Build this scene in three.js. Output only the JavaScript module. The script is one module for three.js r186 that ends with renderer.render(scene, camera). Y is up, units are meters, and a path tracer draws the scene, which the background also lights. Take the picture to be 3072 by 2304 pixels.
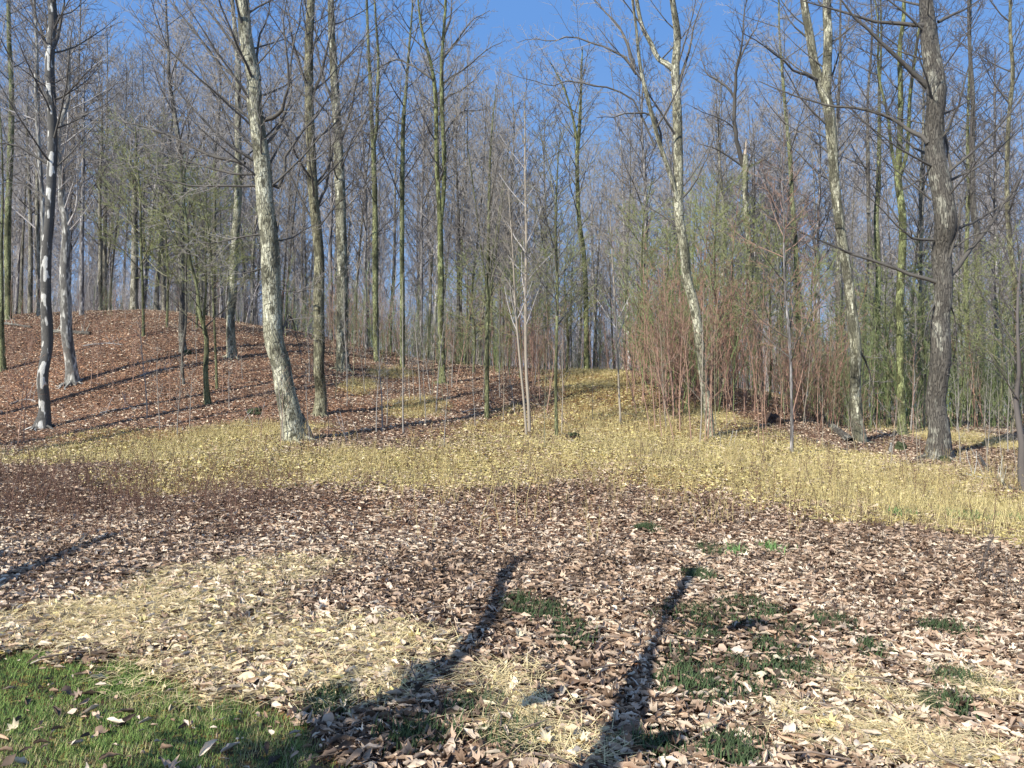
import * as THREE from 'three';
import { mergeGeometries } from 'three/addons/utils/BufferGeometryUtils.js';

// ------------------------------------------------------------------ camera, sky, sun, exposure
const FOV = 54, PITCH = 2.0 * Math.PI / 180, EYE = 1.6;
const PW = 3072, PH = 2304, F = PH / 2 / Math.tan(FOV / 2 * Math.PI / 180);
const scene = new THREE.Scene();
const camera = new THREE.PerspectiveCamera(FOV, 4 / 3, 0.1, 3000);
camera.position.set(0, EYE, 0);
camera.rotation.x = PITCH;
const renderer = new THREE.WebGLRenderer();
renderer.toneMapping = THREE.LinearToneMapping;
renderer.toneMappingExposure = 1.34;
renderer.shadowMap.enabled = true;

const SUN_TURN = 42 * Math.PI / 180, SUN_UP = 37 * Math.PI / 180;      // shadows fall away and 42 degrees to the right
const toSun = new THREE.Vector3(-Math.sin(SUN_TURN) * Math.cos(SUN_UP), Math.sin(SUN_UP), Math.cos(SUN_TURN) * Math.cos(SUN_UP));
const sun = new THREE.DirectionalLight(new THREE.Color(1.0, 0.945, 0.85), 5.0);
sun.position.copy(toSun).multiplyScalar(120);
sun.castShadow = true; sun.shadow.radius = 0.6;
Object.assign(sun.shadow.camera, { left: -90, right: 90, top: 90, bottom: -90, near: 1, far: 320 });
sun.shadow.mapSize.set(4096, 4096);
scene.add(sun, sun.target);

{ // clear spring sky: paler towards the horizon and a little towards the sun
  const W = 512, H = 256, data = new Float32Array(W * H * 4), v = new THREE.Vector3();
  const zen = [0.075, 0.18, 0.47], mid = [0.115, 0.26, 0.575], low = [0.30, 0.44, 0.64];
  for (let r = 0; r < H; r++) for (let c = 0; c < W; c++) {
    const up = ((r + 0.5) / H - 0.5) * Math.PI, az = ((c + 0.5) / W - 0.5) * 2 * Math.PI;
    v.set(Math.cos(az) * Math.cos(up), Math.sin(up), Math.sin(az) * Math.cos(up));
    const e = Math.max(0, up) / (Math.PI / 2), g = Math.max(0, v.dot(toSun));
    const a = Math.min(1, e / 0.3), b = Math.max(0, (e - 0.3) / 0.7), glow = 0.35 * g ** 6 + 0.08 * g;
    for (let k = 0; k < 3; k++) {
      const lo = low[k] + (mid[k] - low[k]) * a ** 0.75, col = lo + (zen[k] - lo) * b;
      data[(r * W + c) * 4 + k] = col + glow * [0.6, 0.55, 0.45][k];
    }
    data[(r * W + c) * 4 + 3] = 1;
  }
  const t = new THREE.DataTexture(data, W, H, THREE.RGBAFormat, THREE.FloatType);
  t.mapping = THREE.EquirectangularReflectionMapping; t.magFilter = t.minFilter = THREE.LinearFilter; t.needsUpdate = true;
  scene.background = t; scene.environment = t;
}

// ------------------------------------------------------------------ helpers
function rng(seed) { let a = seed >>> 0; return () => { a = (a + 0x6d2b79f5) | 0; let t = Math.imul(a ^ (a >>> 15), 1 | a); t = (t + Math.imul(t ^ (t >>> 7), 61 | t)) ^ t; return ((t ^ (t >>> 14)) >>> 0) / 4294967296; }; }
const clamp = (x, a, b) => Math.min(b, Math.max(a, x)), mix = (a, b, t) => a + (b - a) * t;
const sstep = (a, b, x) => { const t = clamp((x - a) / (b - a), 0, 1); return t * t * (3 - 2 * t); };
function hash(ix, iy, s) { let h = Math.imul(ix, 374761393) ^ Math.imul(iy, 668265263) ^ Math.imul(s + 11, 974711); h = Math.imul(h ^ (h >>> 13), 1274126177); return ((h ^ (h >>> 16)) >>> 0) / 4294967296; }
function noise(x, y, s = 0, px = 0, py = 0) {                          // value noise, -1..1, periodic when px, py are given
  const ix = Math.floor(x), iy = Math.floor(y), fx = x - ix, fy = y - iy, u = fx * fx * (3 - 2 * fx), v = fy * fy * (3 - 2 * fy);
  const m = (i, p) => (p ? ((i % p) + p) % p : i);
  const a = hash(m(ix, px), m(iy, py), s), b = hash(m(ix + 1, px), m(iy, py), s), c = hash(m(ix, px), m(iy + 1, py), s), d = hash(m(ix + 1, px), m(iy + 1, py), s);
  return mix(mix(a, b, u), mix(c, d, u), v) * 2 - 1;
}
const used = new Map();
function numbered(n) { const k = used.get(n) ?? -1; used.set(n, k + 1); return k < 0 ? n : n + '_' + String(k + 1).padStart(3, '0'); }
function tag(o, label, category, group, kind) {
  o.userData.label = label;
  if (category) o.userData.category = category;
  if (group) o.userData.group = group;
  if (kind) o.userData.kind = kind;
  return o;
}
function lit(m) { m.castShadow = m.receiveShadow = true; return m; }
function part(name, geometry, material, parent) { const m = lit(new THREE.Mesh(geometry, material)); m.name = parent === scene ? numbered(name) : name; parent.add(m); return m; }
function thing(name, x, y, z, turn = 0) { const g = new THREE.Group(); g.name = numbered(name); g.position.set(x, y, z); g.rotation.y = turn; scene.add(g); return g; }

// pixel of the photograph -> ray -> point
const cp = Math.cos(PITCH), sp = Math.sin(PITCH);
function at(px, py, d, out = new THREE.Vector3()) {                    // the point seen at that pixel on the plane d metres ahead
  const xc = (px - PW / 2) / F, yc = -(py - PH / 2) / F, dz = cp - yc * sp, t = d / dz;
  return out.set(xc * t, EYE + (yc * cp + sp) * t, -d);
}
function toPixel(p) {
  const y = p.y - EYE, f = -p.z * cp + y * sp, u = y * cp + p.z * sp;
  return f < 0.3 ? [-9999, -9999] : [PW / 2 + p.x / f * F, PH / 2 - u / f * F];
}

// ------------------------------------------------------------------ terrain
const COL = [-900, 0, 400, 850, 1300, 1800, 2250, 2600, 3072, 3900];
const DIST = [0, 4, 8, 13, 18, 24, 30, 37, 45, 60, 90, 160, 260];
const HT = [
  [0, 0, 0.05, 0.2, 0.55, 1.2, 3.1, 5.4, 7.2, 8.0, 8.0, 7.5, 7],
  [0, 0, 0.05, 0.2, 0.5, 1.1, 3.05, 5.5, 7.2, 7.6, 7.4, 7, 7],
  [0, 0, 0.05, 0.2, 0.6, 1.45, 3.3, 5.8, 7.4, 7.5, 7.2, 7, 7],
  [0, 0, 0.05, 0.25, 0.78, 1.5, 3.1, 5.0, 6.2, 6.3, 6.1, 6, 6],
  [0, 0, 0.05, 0.28, 0.75, 1.4, 2.5, 3.8, 4.5, 4.5, 4.4, 4.4, 4.4],
  [0, 0, 0.05, 0.3, 0.75, 1.5, 2.7, 3.7, 3.7, 3.4, 3.2, 3, 3],
  [0, 0, 0.05, 0.25, 0.6, 1.2, 2.1, 2.6, 2.7, 2.6, 2.4, 2.3, 2.3],
  [0, 0, 0.05, 0.2, 0.4, 0.62, 0.9, 1.25, 1.4, 1.4, 1.3, 1.2, 1.2],
  [0, 0, 0.03, 0.15, 0.35, 0.55, 0.85, 1.1, 1.2, 1.2, 1.1, 1, 1],
  [0, 0, 0.02, 0.1, 0.3, 0.5, 0.8, 1.0, 1.1, 1.1, 1, 1, 1],
];
function spline(X, Y, x) {
  const n = X.length; if (x <= X[0]) return Y[0]; if (x >= X[n - 1]) return Y[n - 1];
  let i = 0; while (x > X[i + 1]) i++;
  const sl = (k) => (k < 0 || k > n - 2 ? null : (Y[k + 1] - Y[k]) / (X[k + 1] - X[k]));
  const tan = (k) => { const a = sl(k - 1), b = sl(k); if (a === null) return b; if (b === null) return a; return a * b <= 0 ? 0 : 2 * a * b / (a + b); };
  const h = X[i + 1] - X[i], t = (x - X[i]) / h, t2 = t * t, t3 = t2 * t;
  return (2 * t3 - 3 * t2 + 1) * Y[i] + (t3 - 2 * t2 + t) * h * tan(i) + (-2 * t3 + 3 * t2) * Y[i + 1] + (t3 - t2) * h * tan(i + 1);
}
const TD = 0.5, TN = 521, UN = 221, table = new Float32Array(TN * UN);
for (let i = 0; i < TN; i++) {
  const row = HT.map((r) => spline(DIST, r, i * TD));
  for (let j = 0; j < UN; j++) table[i * UN + j] = spline(COL, row, PW / 2 + (-1.1 + j * 0.01) * F);
}
function height(x, z) {
  const d = -z, bump = noise(x / 1.1, z / 1.1, 3) * 0.03 + noise(x / 3.1, z / 3.1, 4) * 0.08;
  if (d <= 0) return bump;
  const a = clamp(d / TD, 0, TN - 1.001), b = clamp((x / Math.max(d, 4) + 1.1) / 0.01, 0, UN - 1.001), i = Math.floor(a), j = Math.floor(b), s = a - i, t = b - j, k = i * UN + j;
  const h = mix(mix(table[k], table[k + 1], t), mix(table[k + UN], table[k + UN + 1], t), s);
  return h + bump * sstep(0, 4, d) + noise(x / 9, z / 9, 5) * 0.16 * sstep(9, 24, d);
}
function hit(px, py, d0 = 2.2, d1 = 120) {                             // first ground point under that pixel
  const p = new THREE.Vector3(); let prev = d0;
  for (let d = d0; d < d1; d += 0.1) { at(px, py, d, p); if (p.y <= height(p.x, p.z)) { let lo = prev, hi = d; for (let k = 0; k < 12; k++) { const m = (lo + hi) / 2; at(px, py, m, p); if (p.y <= height(p.x, p.z)) hi = m; else lo = m; } at(px, py, hi, p); p.y = height(p.x, p.z); return p; } prev = d; }
  at(px, py, 42, p); p.y = height(p.x, p.z); return p;
}
// patches of the ground: ellipses on the ground in metres, found from where the photograph shows them
const patch = (px, py, rx, ry) => { const c = hit(px, py), e = hit(px + rx, py), n = hit(px, py + ry), f = hit(px, py - ry); return { x: c.x, z: c.z, rx: Math.max(0.15, Math.abs(e.x - c.x)), rz: Math.max(0.15, Math.abs(f.z - n.z) / 2) }; };
const inPatch = (list, x, z) => { let m = 0; for (const p of list) { const q = ((x - p.x) / p.rx) ** 2 + ((z - p.z) / p.rz) ** 2; if (q < 1.6) m = Math.max(m, 1.15 - 0.75 * q + 0.45 * noise(x * 2.3 / Math.max(0.4, p.rx), z * 2.3 / Math.max(0.4, p.rz), 9)); } return clamp(m, 0, 1); };
const yellowPatches = [[300, 1350, 260, 45], [800, 1395, 420, 60], [1350, 1400, 500, 70], [1800, 1200, 130, 90], [1790, 1120, 90, 25], [1750, 1310, 420, 90], [2150, 1400, 480, 70], [2600, 1430, 330, 55], [2800, 1530, 330, 60], [2900, 1320, 110, 25], [2560, 1270, 120, 30], [1790, 1180, 160, 110], [1640, 1290, 260, 70], [2000, 1310, 230, 70], [3000, 1570, 190, 70], [2700, 1480, 430, 80], [2350, 1340, 190, 70], [600, 1340, 260, 40], [1180, 1120, 70, 18], [1080, 1160, 60, 25], [1250, 1230, 90, 30], [760, 1290, 200, 22], [2130, 1250, 90, 25]].map((a) => patch(...a));
const strawPatches = [[850, 1960, 420, 120], [300, 1890, 340, 80], [500, 1830, 300, 70], [560, 1760, 150, 60], [160, 1850, 160, 40], [1150, 2000, 150, 110], [850, 1720, 170, 45], [1480, 2060, 90, 55], [1560, 2160, 100, 55], [2600, 2090, 70, 60], [2420, 2180, 90, 70], [2800, 2270, 190, 45], [2950, 2080, 80, 40], [2680, 2230, 60, 30], [1700, 2250, 70, 40]].map((a) => patch(...a));
const greenPatches = [[2080, 1870, 110, 60], [2260, 1850, 130, 60], [2160, 2030, 150, 80], [2350, 2000, 90, 75], [2050, 2060, 60, 60], [1725, 1910, 60, 55], [1640, 1850, 40, 30], [1560, 1830, 45, 30], [2840, 1900, 70, 22], [2500, 1880, 40, 25], [1540, 2230, 60, 60], [970, 2120, 50, 40], [1960, 2250, 80, 40], [2130, 1660, 35, 18], [2600, 1960, 40, 25], [2830, 2130, 45, 25], [2880, 2060, 40, 18], [2100, 1740, 40, 18], [1950, 1590, 30, 10], [1420, 2130, 90, 40], [1250, 2230, 120, 50], [2190, 2270, 60, 40]].map((a) => patch(...a));
const brightPatches = [[2700, 1548, 24, 8], [2890, 1555, 60, 14], [3060, 1565, 30, 12], [2200, 1665, 40, 10], [2320, 1660, 18, 8]].map((a) => patch(...a));
const lawnEdge = [[-200, 1968], [150, 1985], [420, 2010], [560, 2080], [740, 2110], [880, 2160], [960, 2230], [1000, 2304], [980, 2500], [-200, 2500]].map(([x, y]) => hit(x, Math.min(y, 2480)));
function inLawn(x, z) {
  const w = 0.34 * noise(x * 2.0, z * 2.0, 21) + 0.2 * noise(x * 6, z * 6, 22) + 0.1 * noise(x * 17, z * 17, 23); x += w; z += w;
  let c = false; for (let i = 0, j = lawnEdge.length - 1; i < lawnEdge.length; j = i++) { const a = lawnEdge[i], b = lawnEdge[j]; if ((a.z > z) !== (b.z > z) && x < (b.x - a.x) * (z - a.z) / (b.z - a.z) + a.x) c = !c; }
  return c;
}

// litter colours, linear
const LITTER = { dark: [0.09, 0.06, 0.04], brown: [0.25, 0.165, 0.108], tan: [0.45, 0.325, 0.225], pale: [0.68, 0.57, 0.43], grey: [0.53, 0.42, 0.315], ochre: [0.42, 0.345, 0.13], gold: [0.60, 0.52, 0.235], cream: [0.66, 0.55, 0.36] };

{ // one sheet of ground to the horizon
  const rows = [], cols = 261;
  for (let d = -45; d < -1; d += 2) rows.push(d);
  for (let d = -1; d < 10; d += 0.1) rows.push(d);
  for (let d = 10, s = 0.13; d < 260; d += s, s *= 1.022) rows.push(d);
  rows.push(300, 500, 900, 1600);
  const n = rows.length * cols, pos = new Float32Array(n * 3), uv = new Float32Array(n * 2), col = new Float32Array(n * 3), idx = [];
  rows.forEach((d, i) => {
    for (let j = 0; j < cols; j++) {
      const s = j / (cols - 1) * 2 - 1, x = (Math.sign(s) * Math.abs(s) ** 1.35) * (16 + 1.35 * Math.max(d, 0)), z = -d, k = i * cols + j;
      pos.set([x, height(x, z), z], k * 3); uv.set([x / 2.4, z / 2.4], k * 2);
      const y = inPatch(yellowPatches, x, z), g = inLawn(x, z) ? 1 : 0, m = 1 + 0.22 * noise(x / 2.2, z / 2.2, 31) + 0.18 * noise(x / 0.6, z / 0.6, 32);
      const c = [mix(1.3, 1.45, y), mix(1.2, 1.4, y), mix(1.1, 0.75, y)];
      col.set(g ? [0.55 * m, 0.62 * m, 0.28 * m] : c.map((q) => q * m), k * 3);
      if (i && j) idx.push(k - cols - 1, k - cols, k - 1, k - cols, k, k - 1);
    }
  });
  const g = new THREE.BufferGeometry();
  g.setAttribute('position', new THREE.BufferAttribute(pos, 3)); g.setAttribute('uv', new THREE.BufferAttribute(uv, 2)); g.setAttribute('color', new THREE.BufferAttribute(col, 3));
  g.setIndex(idx); g.computeVertexNormals();
  // flat print of small leaves, for the distance where single leaves can no longer be told apart
  const S = 1024, cv = document.createElement('canvas'); cv.width = cv.height = S; const q = cv.getContext('2d'), r = rng(77);
  const cb = document.createElement('canvas'); cb.width = cb.height = S; const qb = cb.getContext('2d');
  q.fillStyle = 'rgb(62,44,32)'; q.fillRect(0, 0, S, S); qb.fillStyle = 'rgb(40,40,40)'; qb.fillRect(0, 0, S, S);
  const tones = [[82, 58, 43], [112, 80, 58], [140, 103, 76], [165, 128, 98], [188, 156, 126], [96, 68, 50], [205, 178, 148], [70, 48, 36]];
  for (let k = 0; k < 6200; k++) {
    const x = r() * S, y = r() * S, a = r() * 6.283, L = 7 + r() * 15, w = L * (0.3 + 0.4 * r()), t = tones[Math.floor(r() * r() * 1.25 * tones.length) % tones.length], v = 0.85 + 0.3 * r(), hgt = 70 + r() * 185 | 0;
    for (const ox of [0, -S, S]) for (const oy of [0, -S, S]) {
      if (x + ox < -30 || x + ox > S + 30 || y + oy < -30 || y + oy > S + 30) continue;
      for (const [c, f] of [[q, `rgb(${t.map((u) => Math.min(255, u * v | 0)).join(',')})`], [qb, `rgb(${hgt},${hgt},${hgt})`]]) {
        c.save(); c.translate(x + ox, y + oy); c.rotate(a); c.fillStyle = f; c.beginPath(); c.moveTo(-L, 0); c.quadraticCurveTo(0, -w * 1.3, L, 0); c.quadraticCurveTo(0, w * 1.3, -L, 0); c.fill(); c.restore();
      }
    }
  }
  const map = new THREE.CanvasTexture(cv); map.colorSpace = THREE.SRGBColorSpace;
  const bump = new THREE.CanvasTexture(cb);
  for (const t of [map, bump]) t.wrapS = t.wrapT = THREE.RepeatWrapping;
  const m = part('ground', g, new THREE.MeshStandardMaterial({ map, bumpMap: bump, bumpScale: 0.05, roughness: 1, vertexColors: true, name: 'soil and leaf mould' }), scene);
  tag(m, 'brown leaf strewn woodland ground rising to a low hill', null, null, 'structure');
}

// ------------------------------------------------------------------ mesh builder for stems and twigs
class MB {
  constructor() { this.p = []; this.n = []; this.t = []; this.i = []; }
  // tube along points with radii; shape(angle, k) may change the radius; pointed tips when the last radius is 0
  tube(pts, rad, sides, { shape, uvw = 0.8, uvh = 3.2, seam = false, v0 = 0 } = {}) {
    const N = pts.length, cols = seam ? sides + 1 : sides, base = this.p.length / 3;
    let tx, ty, tz, ax, ay, az, len = v0; const reps = seam ? Math.max(1, Math.round(2 * Math.PI * rad[0] / uvw)) : 1;
    for (let k = 0; k < N; k++) {
      const a = pts[Math.max(0, k - 1)], b = pts[Math.min(N - 1, k + 1)];
      tx = b.x - a.x; ty = b.y - a.y; tz = b.z - a.z; const l = Math.hypot(tx, ty, tz) || 1; tx /= l; ty /= l; tz /= l;
      if (k === 0) { if (Math.abs(ty) < 0.9) { ax = -tz; ay = 0; az = tx; } else { ax = 1; ay = 0; az = 0; } }
      const dt = ax * tx + ay * ty + az * tz; ax -= dt * tx; ay -= dt * ty; az -= dt * tz; const m = Math.hypot(ax, ay, az) || 1; ax /= m; ay /= m; az /= m;
      const bx = ty * az - tz * ay, by = tz * ax - tx * az, bz = tx * ay - ty * ax, c = pts[k];
      if (k) len += Math.hypot(c.x - pts[k - 1].x, c.y - pts[k - 1].y, c.z - pts[k - 1].z);
      for (let j = 0; j < cols; j++) {
        const th = j / sides * Math.PI * 2, cs = Math.cos(th), sn = Math.sin(th), r = rad[k] * (shape ? shape(th, k) : 1);
        const nx = ax * cs + bx * sn, ny = ay * cs + by * sn, nz = az * cs + bz * sn;
        this.p.push(c.x + nx * r, c.y + ny * r, c.z + nz * r); this.n.push(nx, ny, nz); if (seam) this.t.push(j / sides * reps, len / uvh); else this.t.push(0, 0);
      }
      if (k) for (let j = 0; j < sides; j++) {
        const q = base + (k - 1) * cols + j, w = base + (k - 1) * cols + (seam ? j + 1 : (j + 1) % sides);
        this.i.push(q, w, q + cols); if (rad[k] > 1e-5) this.i.push(w, w + cols, q + cols);
      }
    }
    return this;
  }
  build(smooth = false) {
    const g = new THREE.BufferGeometry();
    g.setAttribute('position', new THREE.Float32BufferAttribute(this.p, 3)); g.setAttribute('normal', new THREE.Float32BufferAttribute(this.n, 3)); g.setAttribute('uv', new THREE.Float32BufferAttribute(this.t, 2));
    g.setIndex(this.i); if (smooth) g.computeVertexNormals(); return g;
  }
  get tris() { return this.i.length / 3; }
}
const V = (x, y, z) => new THREE.Vector3(x, y, z);
function walk(start, dir, len, n, wander, up, r) {                     // a wandering path
  const pts = [start.clone()], d = dir.clone().normalize(), p = start.clone(), s = len / n;
  for (let k = 0; k < n; k++) { d.x += (r() - 0.5) * wander; d.y += (r() - 0.5) * wander + up; d.z += (r() - 0.5) * wander; d.normalize(); p.addScaledVector(d, s); pts.push(p.clone()); }
  return pts;
}
const taper = (r0, r1, n) => Array.from({ length: n + 1 }, (_, k) => mix(r0, r1, (k / n) ** 0.8));
const _s = V(0, 0, 0), _o = V(0, 0, 0);
function sideways(tan, ang, roll) {                                    // a direction leaving tan at that angle
  _s.set(Math.abs(tan.y) > 0.9 ? 1 : 0, Math.abs(tan.y) > 0.9 ? 0 : 1, 0); const a = _s.cross(tan).normalize().clone(), b = tan.clone().cross(a);
  return tan.clone().multiplyScalar(Math.cos(ang)).addScaledVector(a, Math.sin(ang) * Math.cos(roll)).addScaledVector(b, Math.sin(ang) * Math.sin(roll));
}
// side branches and twigs along a path, joined in B
function branchlets(B, pts, rad, o, r) {
  const n = pts.length - 1; let roll = r() * 6.28;
  for (let k = 0; k < o.count; k++) {
    const t = clamp(mix(o.from ?? 0.2, 1, (k + 0.5 + (r() - 0.5) * 0.8) / o.count), 0, 0.995) * n, i = Math.floor(t), f = t - i;
    const p = pts[i].clone().lerp(pts[i + 1], f); roll += 2.1 + r() * 0.9;
    if (o.cull) { const [x, y] = toPixel(p); if (x < -300 || x > PW + 300 || y < -260) continue; }
    const tan = pts[i + 1].clone().sub(pts[i]).normalize(), L = o.len * (1 - 0.5 * t / n) * (0.55 + 0.75 * r());
    const dir = sideways(tan, 0.55 + r() * 0.5, roll), path = walk(p, dir, L, 4, 0.42, o.up ?? 0.08, r);
    const r0 = Math.min(mix(rad[i], rad[i + 1], f) * 0.65, o.r1 * (0.7 + 0.6 * r()));
    B.tube(path, taper(r0, o.r2 * 0.7, 4), 3);
    for (let m = 0; m < o.twigs; m++) {
      const u = mix(0.2, 1, (m + 0.6 * r()) / o.twigs) * 4, j = Math.min(3, Math.floor(u)), q = path[j].clone().lerp(path[j + 1], u - j), tt = path[j + 1].clone().sub(path[j]).normalize();
      const d2 = sideways(tt, 0.5 + r() * 0.5, (m % 2) * Math.PI + roll + (r() - 0.5) * 1.4), l2 = L * (0.2 + 0.32 * r());
      B.tube(walk(q, d2, l2, 2, 0.45, o.up ?? 0.08, r), [o.r2, o.r2 * 0.75, 0], 3);
    }
  }
}

// ------------------------------------------------------------------ bark
function barkTexture(kind, seed) {
  const W = 256, H = 1024, col = new Uint8Array(W * H * 4), bmp = new Uint8Array(W * H * 4);
  const toS = (c) => Math.round(255 * (c <= 0.0031308 ? c * 12.92 : 1.055 * Math.max(0, c) ** (1 / 2.4) - 0.055));
  for (let y = 0; y < H; y++) for (let x = 0; x < W; x++) {
    const u = x / W, v = y / H, N = (a, b, s) => noise(u * a, v * b, seed + s, a, b);
    const wob = 0.9 * N(4, 16, 1);
    let ridge = 1 - Math.abs(noise(u * 26 + wob, v * 24 + 0.4 * N(9, 18, 9), seed + 2, 26, 24)) * 1.7, fine = N(64, 180, 3), patchy = 0.5 * N(5, 9, 4) + 0.5 * N(13, 27, 5), band = N(2, 61, 6) * N(3, 7, 16), big = N(2, 3, 7);
    let h, c;
    if (kind === 'mottled') {                                          // white plates on black
      h = 0.6 + 0.3 * patchy + 0.1 * fine; const dk = sstep(-0.12, 0.12, N(5, 9, 8) * 0.6 + N(13, 28, 18) * 0.45 + big * 0.7 + 0.06);
      c = [0.62, 0.61, 0.55].map((q, k) => mix(q, [0.05, 0.047, 0.042][k], dk * 0.92) * (1 + 0.2 * band + 0.25 * fine));
    } else if (kind === 'beech') {                                            // smooth, grey, with faint rings and pale lichen blotches
      h = 0.6 + 0.12 * band + 0.06 * fine; const l = sstep(-0.1, 0.5, patchy), dk = sstep(-0.2, 0.3, N(6, 11, 8) * 0.6 + N(14, 30, 18) * 0.4 + big * 0.6);
      c = [0.30, 0.295, 0.26].map((q, k) => mix(mix(q, [0.64, 0.63, 0.56][k], l), [0.075, 0.07, 0.062][k], dk * 0.85) * (1 + 0.2 * band + 0.2 * fine));
    } else if (kind === 'maple') {                                     // ridged, yellowish grey green, dark furrows
      const fur = sstep(0.35, 1.0, ridge); h = 0.25 + 0.65 * (1 - fur) + 0.1 * fine; const l = sstep(-0.2, 0.5, patchy + 0.3 * fine), dk = sstep(0.0, 0.45, N(5, 13, 8) * 0.7 + N(17, 40, 19) * 0.35 + big * 0.5);
      c = [0.31, 0.30, 0.205].map((q, k) => mix(mix(mix(q, [0.58, 0.57, 0.42][k], l), [0.085, 0.082, 0.05][k], dk * 0.85), [0.07, 0.062, 0.046][k], fur * 0.6) * (1 + 0.3 * fine));
    } else {                                                           // rough, grey brown
      const fur = sstep(0.3, 0.95, ridge); h = 0.2 + 0.7 * (1 - fur) + 0.1 * fine; const l = sstep(0.05, 0.6, patchy + 0.3 * big);
      c = [0.125, 0.113, 0.092].map((q, k) => mix(mix(q, [0.36, 0.35, 0.28][k], l * 0.8), [0.035, 0.031, 0.026][k], fur * 0.7) * (1 + 0.3 * fine));
    }
    const k = (y * W + x) * 4, hb = clamp(h, 0, 1) * 255;
    col[k] = toS(c[0]); col[k + 1] = toS(c[1]); col[k + 2] = toS(c[2]); col[k + 3] = 255; bmp[k] = bmp[k + 1] = bmp[k + 2] = hb; bmp[k + 3] = 255;
  }
  const mk = (d, srgb) => { const t = new THREE.DataTexture(d, W, H); t.wrapS = t.wrapT = THREE.RepeatWrapping; t.magFilter = t.minFilter = THREE.LinearFilter; if (srgb) t.colorSpace = THREE.SRGBColorSpace; t.needsUpdate = true; return t; };
  return [mk(col, true), mk(bmp, false)];
}
const BARK = {}, TW = {};
for (const [k, seed, bump] of [['maple', 101, 0.03], ['mapleB', 404, 0.035], ['beech', 202, 0.006], ['mottled', 212, 0.012], ['rough', 303, 0.03]]) {
  const [map, bumpMap] = barkTexture(k.replace('B', ''), seed);
  BARK[k] = new THREE.MeshStandardMaterial({ map, bumpMap, bumpScale: bump, roughness: 0.92, name: k + ' bark' });
  BARK[k + 'Green'] = new THREE.MeshStandardMaterial({ map, bumpMap, bumpScale: bump, roughness: 0.92, color: new THREE.Color().setRGB(0.62, 0.68, 0.46), name: 'algae stained bark' });
  BARK[k + 'Moss'] = new THREE.MeshStandardMaterial({ map, bumpMap, bumpScale: bump, roughness: 0.95, color: new THREE.Color().setRGB(0.62, 0.70, 0.42), name: 'mossy bark' });
  BARK[k + 'Dark'] = new THREE.MeshStandardMaterial({ map, bumpMap, bumpScale: bump, roughness: 0.92, color: new THREE.Color().setRGB(0.6, 0.58, 0.5), name: 'dark bark' });
  BARK[k + 'Grey'] = new THREE.MeshStandardMaterial({ map, bumpMap, bumpScale: bump, roughness: 0.92, color: new THREE.Color().setRGB(0.85, 0.82, 0.87), name: 'grey bark' });
}
const plain = (r, g, b, name) => new THREE.MeshStandardMaterial({ color: new THREE.Color().setRGB(r, g, b), roughness: 0.85, name });
TW.grey = plain(0.31, 0.285, 0.25, 'grey twig'); TW.dark = plain(0.125, 0.11, 0.10, 'dark twig'); TW.olive = plain(0.24, 0.23, 0.145, 'olive budding twig'); TW.limb = plain(0.10, 0.092, 0.078, 'dark limb');
TW.red = plain(0.37, 0.235, 0.17, 'red brown twig'); TW.pale = plain(0.27, 0.24, 0.195, 'pale twig'); TW.mauve = plain(0.345, 0.322, 0.305, 'mauve grey twig');
const PALE_STEM = plain(0.34, 0.295, 0.23, 'pale smooth stem'), WOOD = plain(0.46, 0.38, 0.29, 'bare broken wood'), ROT = plain(0.035, 0.03, 0.028, 'dark rotten wood');

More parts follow.
